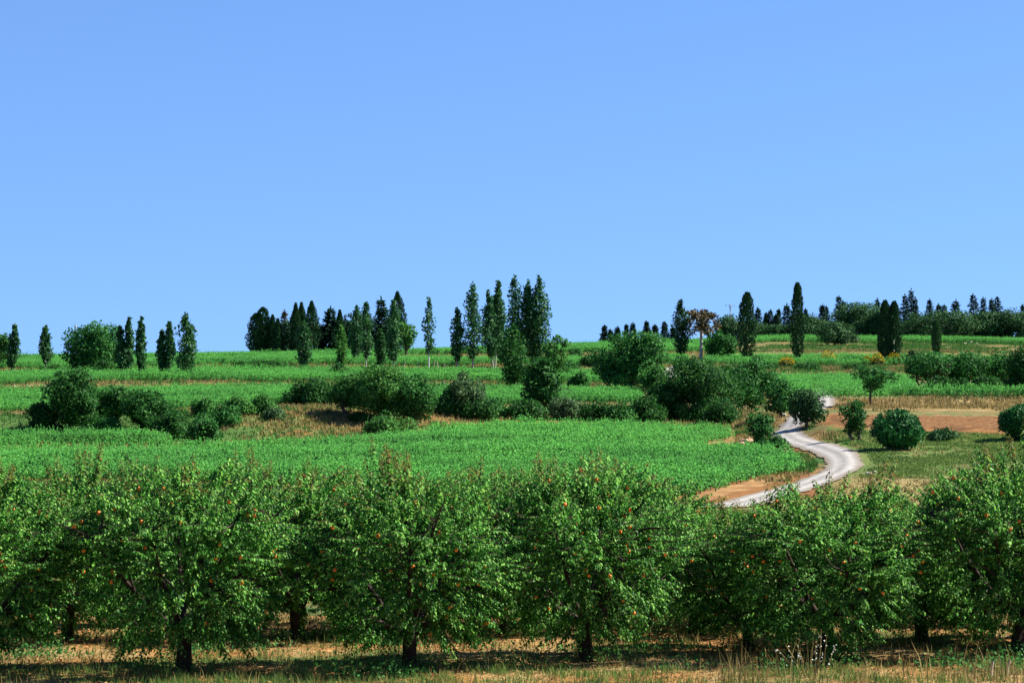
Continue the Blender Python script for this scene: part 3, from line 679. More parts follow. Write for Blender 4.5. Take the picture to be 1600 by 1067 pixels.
plant('poplar_tree', 595, 578, 515, 16, poplar, 'poplar', 'small slim poplar between two white-stemmed ones', group=GP)
plant('poplar_tree', 615, 584, 471, 28, poplar, 'poplar', 'large poplar with pale stem before the tallest cypress', group=GP, bark='pale_bark', skirt=.2)
# --- centre poplars
plant('poplar_tree', 670, 586, 464, 23, poplar, 'poplar', 'isolated thin poplar with long white trunk', group=GP, bark='white_bark', dens=.75, skirt=.28)
plant('poplar_tree', 714, 581, 484, 22, poplar, 'poplar', 'shorter poplar of the pair left of the big clump', group=GP, bark='pale_bark', skirt=.2)
plant('poplar_tree', 739, 581, 445, 31, poplar, 'poplar', 'taller poplar of the pair left of the big clump', group=GP, bark='pale_bark', skirt=.18, wmul=1.2, dens=1.4)
plant('poplar_tree', 772, 581, 439, 30, poplar, 'poplar', 'left poplar of the big central clump, bare low trunk', group=GP, bark='pale_bark', leaders=2, skirt=.2, wmul=1.3, dens=1.4)
plant('poplar_tree', 803, 578, 434, 46, poplar, 'poplar', 'three-topped middle poplar of the big central clump', group=GP, leaders=3, dens=1.5, wmul=1.3)
plant('poplar_tree', 835, 577, 433, 46, poplar, 'poplar', 'right and fullest poplar of the big central clump', group=GP, leaders=2, dens=1.5, wmul=1.3)
plant('poplar_tree', 800, 605, 511, 52, poplar, 'darkbush', 'egg-shaped dark tree in front of the central poplars', belly=.5, skirt=.1, dens=1.5)
plant('broadleaf_tree', 866, 596, 524, 40, broad, 'lightbroad', 'soft light green tree right of the central poplars', base=.05, leafL=.33)
plant('broadleaf_tree', 846, 648, 560, 62, broad, 'darkbush', 'ivy-dark rounded tree rising from the middle hedge', base=.03, nc=36, dens=1.2)
plant('bush', 838, 590, 556, 34, bush, 'broad', 'bush tucked between egg-shaped tree and light green tree', 'bush')
for x, yb, yt, wd, lf, lab in [(898, 562, 541, 22, 'broad', 'small round bush on the crest vines right of the poplars'), (926, 573, 549, 40, 'darkbush', 'dark low bush on the slope beneath the crest'),
        (904, 609, 573, 34, 'broad', 'upright bush among the middle terrace vines'), (893, 585, 566, 26, 'broad', 'small bush left of the upright terrace bush'), (938, 590, 572, 34, 'greygreen', 'brownish low shrub left of the big maple-like tree')]:
    plant('bush', x, yb, yt, wd, bush, lf, lab, 'bush')
# --- right centre
plant('broadleaf_tree', 985, 614, 519, 96, broad, 'broad', 'big dense green tree left of the upper road bend', base=.05, nc=48, dens=1.2, leafL=.36)
plant('broadleaf_tree', 1022, 622, 572, 46, broad, 'lightbroad', 'thin light tree with bare branches beside the upper road', base=.15, dens=.6)
for x, yt, wd, lab in [(945, 509, 20, 'leftmost conifer of the small skyline row above the big green tree'), (954, 515, 12, 'lowest conifer tip of the small skyline row'), (964, 511, 18, 'conifer just right of the lowest tip in the small skyline row'),
        (978, 507, 9, 'needle-thin conifer in the middle of the small skyline row'), (989, 504, 18, 'conifer right of the needle-thin one on the skyline'), (1010, 502, 20, 'tallest conifer of the small skyline row'), (1024, 508, 17, 'shorter conifer right of the tallest in the small skyline row'),
        (1039, 503, 17, 'slim conifer left of the ragged dark tall tree'), (1052, 512, 18, 'conifer half hidden by the ragged dark tall tree')]:
    plant('conifer_tree', x, 0, yt, wd, conifer, 'conifer', lab, group='small skyline conifers', Y=790+rng.uniform(-15, 20))
plant('cypress_tree', 1064, 565, 470, 29, poplar, 'cypress', 'ragged dark tall tree left of the dead brown tree', belly=.5, dens=1.4)
plant('dead_tree', 1095, 565, 482, 54, deadtree, 'deadneedle', 'dying brown-topped tree with a bare white trunk', bark='white_bark')
plant('broadleaf_tree', 1127, 566, 516, 50, broad, 'broad', 'green shrubby tree right of the bare white trunk', base=.03)
plant('holm_oak', 1137, 0, 493, 54, broad, 'holm', 'rounded grey green oak below the utility pole', Y=700, base=.0, nc=36, leafL=.4)
plant('cypress_tree', 1167, 568, 457, 30, cypress, 'cypress', 'thick blunt cypress between utility pole and tallest cypress', tip='blunt', skirt=.08)
plant('cypress_tree', 1246, 568, 442, 22, cypress, 'cypress', 'tallest slender cypress on the right slope', tip='blunt', skirt=.04)
plant('cypress_tree', 1390, 570, 470, 34, cypress, 'cypress', 'twin-stemmed blunt cypress behind the yellow broom', stems=2, tip='blunt', skirt=.1, bark='pale_bark')
plant('cypress_tree', 1463, 556, 501, 14, cypress, 'holm', 'thin faded cypress in front of the right wood', tip='blunt', dens=.6)
for x, yt, wd, lab in [(1186, 481, 18, 'conifer touching the right side of the thick blunt cypress'), (1196, 489, 10, 'short thin conifer second right of the thick blunt cypress'), (1204, 485, 14, 'conifer third right of the thick blunt cypress'), (1212, 491, 12, 'lowest conifer tip between the two lone cypresses'),
        (1217, 484, 8, 'needle-thin conifer between the two lone cypresses'), (1231, 475, 26, 'broad conifer touching the left side of the slender cypress'), (1257, 483, 12, 'small conifer tip just right of the slender cypress'), (1283, 476, 16, 'bent conifer, left one of a pair above the rounded oak'), (1292, 478, 15, 'bent conifer, right one of a pair above the rounded oak'),
        (1310, 463, 24, 'tall tiered conifer left of the largest rounded oak'), (1316, 470, 14, 'thin conifer clinging to the right of the tall tiered one'), (1360, 483, 10, 'tiny conifer tip right of the largest rounded oak'), (1370, 466, 22, 'conifer rising behind the oak left of the twin cypress'), (1414, 460, 24, 'conifer just right of the twin cypress, left of the highest one'),
        (1424, 452, 24, 'highest conifer of the right wood'), (1430, 465, 18, 'conifer leaning on the right side of the highest one'), (1453, 468, 24, 'lone conifer left of the broad domed oak top'), (1468, 475, 16, 'left small conifer tip above the broad domed oak'), (1475, 476, 15, 'right small conifer tip above the broad domed oak'),
        (1493, 468, 28, 'regular triangular conifer right of the broad domed oak'), (1522, 460, 34, 'widest ragged conifer of the right wood with forked top'), (1537, 465, 20, 'conifer just right of the widest ragged one'), (1551, 466, 14, 'thin conifer beside the last big one'), (1557, 464, 26, 'last big conifer before the right picture edge'),
        (1576, 487, 14, 'stub of a conifer in the gap near the right edge'), (1599, 476, 18, 'conifer tip cut by the right picture edge')]:
    plant('conifer_tree', x, 0, yt, wd, conifer, 'conifer', lab, group='conifers of the right wood', Y=800+rng.uniform(-10, 30), wmul=1.25)
for x, yt, wd, yy_, lab in [(1178, 500, 40, 780, 'low oak behind the thick blunt cypress'), (1215, 508, 46, 775, 'low hazy bush between the thick and the slender cypress'), (1270, 492, 52, 770, 'rounded oak right of the slender cypress'), (1305, 503, 42, 690, 'small round tree casting shade on the vines below the wood'),
        (1340, 474, 58, 780, 'largest rounded oak left of the twin cypress'), (1372, 484, 44, 770, 'oak directly left of the twin cypress'), (1412, 505, 34, 765, 'small oak right of the twin cypress'), (1440, 500, 44, 785, 'oak under the tallest conifers of the wood'), (1468, 486, 82, 765, 'broad domed oak in the right wood'),
        (1512, 494, 50, 775, 'middle-sized oak right of the broad domed oak'), (1548, 488, 58, 768, 'oak second from the right picture edge'), (1592, 484, 60, 766, 'oak cut by the right picture edge on the skyline')]:
    plant('holm_oak', x, 0, yt, wd, broad, 'holm', lab, group='oaks of the right wood', Y=yy_, base=.0, nc=40, leafL=.42, dens=1.15, lump=1.25, wmul=1.3)
# --- brooms
for x, yb, yt, wd, lab in [(1229, 574, 558, 28, 'small broom bush left of the slender cypress foot'), (1294, 569, 549, 27, 'round yellow broom bush standing alone'), (1355, 571, 557, 15, 'smallest yellow broom, left end of the cluster'), (1371, 572, 552, 24, 'bright yellow broom left of the twin cypress trunks'), (1397, 571, 552, 24, 'yellow broom between and right of the cypress trunks')]:
    plant('broom_bush', x, yb, yt, wd, broom, 'broomgreen', lab, 'bush', 'yellow broom bushes')
plant('bush', 1406, 571, 545, 26, bush, 'holm', 'olive brown bush right of the yellow brooms', 'bush', leafL=.3)
plant('bush', 1424, 571, 547, 22, bush, 'holm', 'rightmost olive bush of the broom cluster', 'bush', leafL=.3)
# --- leaning multi-stemmed trees on the right
for i, (x, yb, yt, wd, lab) in enumerate([(1447, 607, 548, 54, 'leftmost spreading dark tree of the right group'), (1487, 607, 556, 46, 'thin-stemmed tree, second of the right group'), (1514, 607, 550, 50, 'middle tree with thick dark leaning trunk at right'), (1563, 607, 550, 54, 'airy tree, fourth of the right group'), (1600, 609, 538, 44, 'dark tree of the right group cut by the picture edge')]):
    plant('almond_tree', x, yb, yt, wd*1.22, broad, 'broad' if i != 4 else 'darkbush', lab, group='spreading trees above the long vine rows', base=[.18, .1, .2, .14, .05][i], nc=30, stems=3 if i in (1, 3) else 2, dens=.85, leafL=.3, trunk_r=.14, spread=.8, lump=1.25)
for x, yb, yt, wd, lab in [(1467, 609, 586, 40, 'low bush under the leftmost spreading tree'), (1500, 609, 590, 36, 'low bush between the thin-stemmed and leaning trees'), (1540, 609, 584, 44, 'dark low bush right of the thick leaning trunk'), (1583, 609, 582, 40, 'low bush beside the tree cut by the edge')]:
    plant('bush', x, yb, yt, wd, bush, 'darkbush', lab, 'bush', 'undergrowth of the right trees', leafL=.3)
for x, yb, yt, wd, lab in [(380, 575, 564, 36, 'dark low shrub on the left crest terrace, left of two'), (424, 576, 562, 46, 'dark low hump of shrubs before the grove'), (85, 579, 570, 50, 'low dark hedge piece right of the lone slim poplar'), (125, 578, 569, 40, 'low dark hedge piece left of the wide left tree'), (705, 572, 563, 26, 'tiny shrub between the central poplars'), (1070, 577, 562, 46, 'dark shrub bank below the dead tree'), (1325, 536, 522, 34, 'shrub at the edge of the crest vines below the largest oak'), (1200, 578, 566, 40, 'dark weeds at the foot of the thick blunt cypress'), (1262, 578, 566, 44, 'dark weeds right of the slender cypress foot'), (1335, 579, 568, 40, 'dark weeds left of the broom cluster'), (1160, 600, 578, 60, 'bush row above the hedge by the slanting vines'), (870, 622, 604, 40, 'grey shrub in the middle terrace vines'), (690, 616, 598, 44, 'low bush above the dry reed patch')]:
    plant('bush', x, yb, yt, wd, bush, 'darkbush' if 'dark' in lab else 'greygreen', lab, 'bush', leafL=.3)
plant('almond_tree', 1364, 632, 573, 58, broad, 'broad', 'small umbrella tree on a thin trunk above the ploughed field', base=.45, nc=20, dens=.7, leafL=.3, trunk_r=.13)
plant('round_bush', 1405, 702, 641, 92, roundbush, 'evergreen', 'large smooth rounded evergreen bush beside the road', 'bush')
plant('round_bush', 1597, 687, 632, 76, roundbush, 'evergreen', 'rounded evergreen bush cut by the right picture edge', 'bush')
plant('bush', 1475, 688, 668, 46, bush, 'holm', 'low dry brownish shrub right of the rounded bush', 'bush', leafL=.25)
plant('broadleaf_tree', 1335, 688, 622, 44, broad, 'darkbush', 'loose forked sapling between road and rounded bush', base=.06, nc=22, dens=.7, leafL=.25, stems=2)
plant('holm_oak', 1262, 668, 611, 52, broad, 'holm', 'grey green tree overhanging the road bend', base=.1, nc=30, leafL=.26, dens=1.1)
plant('broadleaf_tree', 1223, 652, 591, 50, broad, 'broad', 'feathery green tree left of the road-bend tree', base=.05, nc=26, leafL=.3)
plant('broadleaf_tree', 1186, 697, 640, 40, broad, 'broad', 'upright sapling by the sandy patch', base=.03, nc=20, leafL=.26)
plant('bush', 1207, 704, 680, 52, bush, 'darkbush', 'low dark bush left of the road behind the sandy patch', 'bush', leafL=.25)
# --- hedge and bank bushes, middle
for x, yb, yt, wd, lf, mk, lab in [
    (1092, 652, 558, 118, 'darkbush', broad, 'biggest dark hedge tree below the dead tree'), (1165, 642, 556, 84, 'broad', broad, 'leafy hedge tree below the thick cypress'),
    (1040, 655, 598, 66, 'darkbush', broad, 'dark hedge tree below the upper road'), (1130, 662, 606, 70, 'darkbush', bush, 'dark hedge bush in front of the biggest hedge tree'),
    (1085, 660, 618, 56, 'darkbush', bush, 'low dark hedge bush left of the vineyard corner'), (1010, 659, 612, 60, 'darkbush', bush, 'dark hedge bush with bright edge right of the middle hedge'),
    (968, 659, 625, 50, 'broad', bush, 'hedge bush below the big green tree'), (930, 658, 622, 52, 'darkbush', bush, 'hedge bush left of the big green tree foot'),
    (888, 657, 612, 48, 'greygreen', bush, 'greyish hedge shrub right of the ivy-dark tree'), (815, 656, 622, 56, 'darkbush', bush, 'dark hedge bush left of the ivy-dark tree'),
    (772, 655, 612, 52, 'broad', bush, 'middle hedge bush under the egg-shaped tree'), (727, 652, 578, 50, 'greygreen', broad, 'pale grey green sapling in the hedge'),
    (745, 656, 620, 50, 'darkbush', bush, 'dark bush at the right of the dry reed patch'), (700, 648, 598, 44, 'broad', bush, 'bush behind the dry reed patch'),
    (490, 634, 582, 80, 'darkbush', bush, 'wide dark round bush at the left end of the bank trees'), (543, 650, 586, 66, 'lightbroad', broad, 'light green tree with thin stem on the dry bank'),
    (600, 656, 572, 92, 'lightbroad', broad, 'largest light green tree on the dry bank'), (648, 670, 588, 66, 'broad', broad, 'dark-trunked tree leaning at the right of the bank'),
    (605, 678, 640, 66, 'lightbroad', bush, 'low bright bush in front of the largest bank tree'), (527, 593, 568, 38, 'darkbush', bush, 'small dark bush below the pale short poplar'),
    (563, 660, 640, 30, 'darkbush', bush, 'little dark bush at the foot of the light bank trees'),
    (110, 672, 577, 84, 'darkbush', broad, 'tallest dark bush of the left clump'), (66, 668, 614, 46, 'darkbush', bush, 'dark bush at the left foot of the tallest one'),
    (178, 660, 602, 58, 'darkbush', broad, 'second dark bush of the left clump'), (226, 674, 609, 66, 'darkbush', broad, 'third dark bush of the left clump with pale twigs'),
    (272, 684, 625, 66, 'darkbush', bush, 'rounded bush right of the left clump'), (316, 692, 642, 64, 'broad', bush, 'sloping bush low on the left bank'),
    (350, 664, 632, 52, 'broad', bush, 'last small bush at the right end of the left clump'), (168, 676, 650, 54, 'broad', bush, 'bright ground bush under the left clump'),
    (138, 682, 664, 40, 'darkbush', bush, 'small dark bush at the bottom of the left bank'), (430, 656, 632, 34, 'greygreen', bush, 'olive shrub at the top of the dry bank'),
    (322, 648, 620, 40, 'lightbroad', bush, 'pale leafy shrub at the right end of the left terrace'), (372, 646, 618, 46, 'lightbroad', bush, 'yellowish shrub on the bank top right of the left clump'), (412, 648, 616, 40, 'lightbroad', bush, 'bright shrub at the bank top beside the olive shrub'),
    (56, 745, 717, 66, 'darkbush', bush, 'dark bush in the left valley meadow before the vines')]:
    kw = dict(leafL=.27, dens=1.25)
    if mk is broad: kw.update(base=.04, nc=36)
    if 'dark-trunked' in lab or 'thin stem' in lab: kw.update(base=.2)
    plant('hedge_tree' if mk is broad else 'bush', x, yb, yt, wd, mk, lf, lab, 'tree' if mk is broad else 'bush', 'hedge and bank growth', wmul=1.2 if 650 < x < 1000 and yb > 645 else 1.0, **kw)

# ------------------------------------------------------------------ poles, stakes, stones
def utility_pole(x, ytop, Y, label, Wm=.32, arms=True):
    p = at(x, Y); H = CAMZ-(ytop-533.5)/F*Y-p[2]; root = link('utility_pole', None, None, loc=(p[0], p[1], p[2]))
    g = Geo(); tube(g, [(0, 0, -.5), (0, 0, H*.5), (0, 0, H-.6)], [Wm*.6, Wm*.5, Wm*.38], 8); link('pole', g.mesh('pole', True), M['concrete'], root)
    if arms:
        for sx in (-1, 1):
            g = Geo(); tube(g, [(0, 0, H-1.6), (sx*.5, 0, H-.5), (sx*.95, 0, H), (sx*1.25, 0, H-.45)], .055, 5); link('arm', g.mesh('arm', True), M['metal'], root)
            g = Geo(); tube(g, [(sx*1.25, 0, H-.75), (sx*1.25, 0, H-.4)], [.1, .08], 6); link('insulator', g.mesh('insulator', True), M['stone'], root)
    g = Geo(); tube(g, [(0, 0, H-.62), (0, 0, H-.1)], [.28, .22], 6); link('cap', g.mesh('cap', True), M['metal'], root)
    tag(root, label, 'pole')
utility_pole(1141, 475, 800, 'concrete utility pole with two curved arms on the right skyline')
utility_pole(118, 507, 640, 'thin pole half hidden behind the wide left tree', .22, False)
for i, (x, yb, h) in enumerate([(677, 587, 2.6), (686, 587, 2.3), (697, 587, 2.0), (652, 586, 2.2), (631, 586, 2.4)]):
    p = Pg(x, yb); g = Geo(); tube(g, [(0, 0, -.2), (.08*rng.normal(), 0, h*.5), (.2*rng.normal(), 0, h)], [.12, .10, .07], 6)
    o = link('wooden_stake', g.mesh('stake', True), M['wood'], loc=(p[0], p[1], drop(p[0], p[1])))
    tag(o, ['first wooden stake right of the isolated white-trunked poplar', 'second wooden stake right of the isolated poplar', 'third wooden stake right of the isolated poplar', 'wooden stake just left of the isolated poplar', 'wooden stake farthest left of the isolated poplar'][i], 'stake', 'stakes of the young plantation')
def rock_geo(r, seed):
    import bmesh
    b = bmesh.new(); bmesh.ops.create_icosphere(b, subdivisions=2, radius=r)
    rs = np.random.default_rng(seed); k = rs.normal(size=(5, 3))
    for v in b.verts:
        d = np.array(v.co)/r; f = 1+sum(.10*math.sin(2.4*float(np.dot(d, kk))+i*1.7) for i, kk in enumerate(k)); v.co = v.co*f; v.co.z *= .68
    m_ = bpy.data.meshes.new('rock'); b.to_mesh(m_); b.free(); return m_
for i, (x, yb, r, mm, lab) in enumerate([(1198, 664, .75, 'stone', 'largest pale boulder left of the road bend'), (1206, 660, .5, 'stone', 'pale boulder right of the largest one'), (1202, 669, .45, 'stone', 'lowest pale boulder beside the road bend'), (1224, 650, .4, 'stone', 'small pale boulder above the road bend'),
        (1357, 742, .3, 'stone', 'white marker stone on the grass by the road'), (1367, 739, .2, 'stone', 'small stone right of the white marker stone'), (655, 583, .9, 'redstone', 'larger lump of the reddish rubble heap'), (662, 584, .8, 'redstone', 'right lump of the reddish rubble heap'),
        (1508, 538, .5, 'stone', 'left white stone below the right wood'), (1517, 537, .6, 'stone', 'middle white stone below the right wood'), (1526, 538, .5, 'stone', 'right white stone below the right wood'), (1158, 697, .5, 'redstone', 'reddish clod at the edge of the sandy patch'), (1166, 694, .6, 'redstone', 'larger reddish clod by the sandy patch'), (1171, 691, .5, 'redstone', 'rightmost reddish clod by the sandy patch'),
        (70, 605, .32, 'stone', 'pale stone of the left terrace edge'), (22, 606, .32, 'stone', 'pale stone at the far left terrace edge'), (45, 606, .32, 'stone', 'pale stone between two others on the left terrace edge')]):
    p = Pg(x, yb); o = link('boulder', rock_geo(r, i), M[mm], loc=(p[0], p[1], drop(p[0], p[1])+r*.25), rz=i*1.3); tag(o, lab, 'stone')

# ------------------------------------------------------------------ grasses (uncountable)
def blades(g, X, Y, Z, h, nb, spread, width, lean=.35, far=False):
    n = len(X); k = n*nb
    bx = np.repeat(X, nb)+rng.normal(0, spread, k); by = np.repeat(Y, nb)+rng.normal(0, spread, k); bz = np.repeat(Z, nb)-.03
    hh = np.repeat(h, nb)*rng.uniform(.5, 1.2, k); a = rng.uniform(0, 2*np.pi, k); l = rng.uniform(.05, lean, k)*hh; az = rng.uniform(0, 2*np.pi, k)
    wv = width*rng.uniform(.7, 1.3, k)
    B = np.stack([bx, by, bz], 1); sd_ = np.stack([np.cos(az), np.sin(az), np.zeros(k)], 1)*wv[:, None]*.5; ln = np.stack([np.cos(a)*l, np.sin(a)*l, np.zeros(k)], 1)
    mid = B+ln*.35+np.stack([0*hh, 0*hh, hh*.6], 1); tip = B+ln+np.stack([0*hh, 0*hh, hh], 1)
    if far:
        g.add(np.stack([B-sd_*1.2, B+sd_*1.2, tip], 1).reshape(-1, 3), t=np.arange(3*k).reshape(k, 3)); return
    v = np.stack([B-sd_, B+sd_, mid+sd_*.7, mid-sd_*.7, tip], 1).reshape(-1, 3); b = (np.arange(k)*5)[:, None]
    g.add(v, q=b+np.array([[0, 1, 2, 3]]), t=b+np.array([[3, 2, 4]]))
def scatter_px(n, u0, u1, Y0, Y1):
    Y = np.sqrt(rng.uniform(Y0**2, Y1**2, n)); u = rng.uniform(u0, u1, n); return (u-800)/F*Y, Y
def gzl(X, Y): return gz(X, Y)
# bank and meadow
for nm, mt, n, u0, u1, s0, s1, h0, h1, keep, lab in [
    ('bank_grass', 'drygrass', 9000, 300, 1290, 2.0, 3.1, .25, .7, lambda X, Y: fbm(X*.22, Y*.14, 31, 4) > .40, 'tan dry grass on the bank above the big vineyard'),
    ('bank_herbs', 'grass', 9000, -60, 1290, 2.0, 3.1, .2, .6, lambda X, Y: fbm(X*.22, Y*.14, 31, 4) < .56, 'green herbs growing over the middle bank'),
    ('meadow_grass', 'meadow', 22000, 1255, 1660, 1.0, 3.0, .08, .24, lambda X, Y: (fbm(X*.22, Y*.14, 31, 4) < .58) & (Y > 232), 'short green meadow grass right of the road'),
    ('meadow_dry_grass', 'drygrass', 3500, 1255, 1660, .93, 3.0, .12, .3, lambda X, Y: (fbm(X*.22, Y*.14, 31, 4) > .6) | (Y < 234), 'pale dry grass in the right meadow'),
    ('verge_grass', 'grass', 5000, 1150, 1330, 1.3, 2.2, .2, .55, lambda X, Y: fbm(X*.3, Y*.2, 77) > .42, 'green grass on the verge between vineyard and road'),
    ('verge_dry_grass', 'drygrass', 2500, 1150, 1340, 1.2, 2.6, .2, .5, lambda X, Y: fbm(X*.3, Y*.2, 77) < .48, 'straw-coloured grass on the road verge'),
    ('terrace_weeds', 'grass', 9000, -60, 1180, 3.6, 5.06, .3, .9, lambda X, Y: fbm(X*.2, Y*.15, 75) < .52, 'green weeds along the lower terrace edges'),
    ('terrace_dry_grass', 'drygrass', 9000, -60, 1660, 3.7, 5.06, .3, .8, lambda X, Y: fbm(X*.2, Y*.15, 75) > .48, 'dry grass along the lower terrace edges'),
    ('terrace_grass', 'drygrass', 9000, -60, 1660, 5.95, 7.4, .3, .8, lambda X, Y: fbm(X*.2, Y*.15, 78) > .5, 'dry grass along the upper terrace edges'),
    ('terrace_herbs', 'grass', 12000, -60, 1660, 5.9, 7.5, .3, .8, lambda X, Y: fbm(X*.2, Y*.15, 78) < .52, 'green weeds along the upper terrace edges'),
    ('crest_grass', 'drygrass', 8000, -60, 1660, 7.9, 9.1, .3, .7, lambda X, Y: fbm(X*.2, Y*.15, 79) > .45, 'dry grass strip below the crest vines'),
    ('slope_grass', 'grass', 9000, 1100, 1660, 8.0, 9.75, .3, .7, lambda X, Y: fbm(X*.15, Y*.1, 80) < .55, 'rough green growth on the slope below the right wood'),
    ('valley_grass', 'meadow', 9000, -300, 620, .90, 1.06, .15, .5, lambda X, Y: fbm(X*.12, Y*.1, 83) > .46, 'greyish tall grass in front of the vineyard at left'),
    ('shoulder_grass', 'drygrass', 5000, 1180, 1660, 3.85, 4.9, .25, .6, lambda X, Y: True, 'tall blond grass on the bank above the ploughed field')]:
    ysf = [np.interp((u0+u1)/2, XS, f[0]) for f in FE]
    lo = min(FE[int(s0)][0].min()*(1-(s0 % 1))+(FE[min(int(s0)+1, NF-1)][0].min())*(s0 % 1), 700); hi = max(FE[int(s1)][0].max()*(1-(s1 % 1))+(FE[min(int(s1)+1, NF-1)][0].max())*(s1 % 1), lo+5)
    X, Y = scatter_px(n*3, u0, u1, lo, hi); s = sof(X, Y); k = (s > s0) & (s < s1) & keep(X, Y) & (road_dist(X, Y) > 2.5)
    if s1 <= 3.1: # keep the ploughed field and bare patches clear
        px, py = proj(X, Y, gz(X, Y)); k &= ~inside(px, py, [(1270, 675), (1345, 672), (1566, 677), (1700, 679), (1700, 643), (1275, 643)])
    X, Y = X[k][:n], Y[k][:n]
    g = Geo(); blades(g, X, Y, ground_z(X, Y), rng.uniform(h0, h1, len(X)), 4, .18, .11, .6, True)
    o = link(nm, g.mesh(nm), M[mt]); tag(o, lab, 'grass', kind='stuff')
# orchard floor
def near_grass(nm, mt, n, h0, h1, keep, nb, lab, Y0=40.5, Y1=60, w_=.012, lean=.6):
    X, Y = scatter_px(n, -150, 1750, Y0, Y1); k = keep(X, Y); X, Y = X[k], Y[k]
    g = Geo(); blades(g, X, Y, ground_z(X, Y), rng.uniform(h0, h1, len(X)), nb, .05, w_, lean)
    o = link(nm, g.mesh(nm), M[mt]); tag(o, lab, 'grass', kind='stuff')
nfn = lambda X, Y: fbm(X*.55, Y*.8, 35, 4)
near_grass('orchard_grass', 'meadow', 8000, .05, .18, lambda X, Y: (nfn(X, Y) > .54) | (rng.random(len(X)) < .10), 8, 'green grass tufts under the apricot trees')
near_grass('orchard_front_grass', 'meadow', 2600, .06, .22, lambda X, Y: nfn(X*1.5, Y*1.5) > .50, 9, 'taller green grass along the bottom picture edge', 40.5, 43.2)
near_grass('orchard_dry_grass', 'drygrass', 5000, .08, .28, lambda X, Y: rng.random(len(X)) < .7, 5, 'straw-coloured grass between the apricot trees')
near_grass('oat_grass', 'drygrass', 700, .2, .6, lambda X, Y: (X > 2.8) & (X < 9) & (fbm(X*1.1, Y*1.1, 90) > .47), 3, 'tall dry wild oats at the bottom right corner', 40.8, 43.0, .014, .4)
X, Y = scatter_px(42000, -150, 1750, 41, 58); g = Geo(); Zl = ground_z(X, Y)
cards(g, np.stack([X, Y, Zl+rng.uniform(.0, .03, len(X))], 1), sph(len(X))*[1, 1, .25], sph(len(X))*.5+[0, 0, 1], rng.uniform(.03, .09, len(X)), rng.uniform(.02, .055, len(X)))
tag(link('leaf_litter', g.mesh('leaf_litter'), M['litter']), 'fallen dry leaves scattered over the orchard soil', 'leaf litter', kind='stuff')

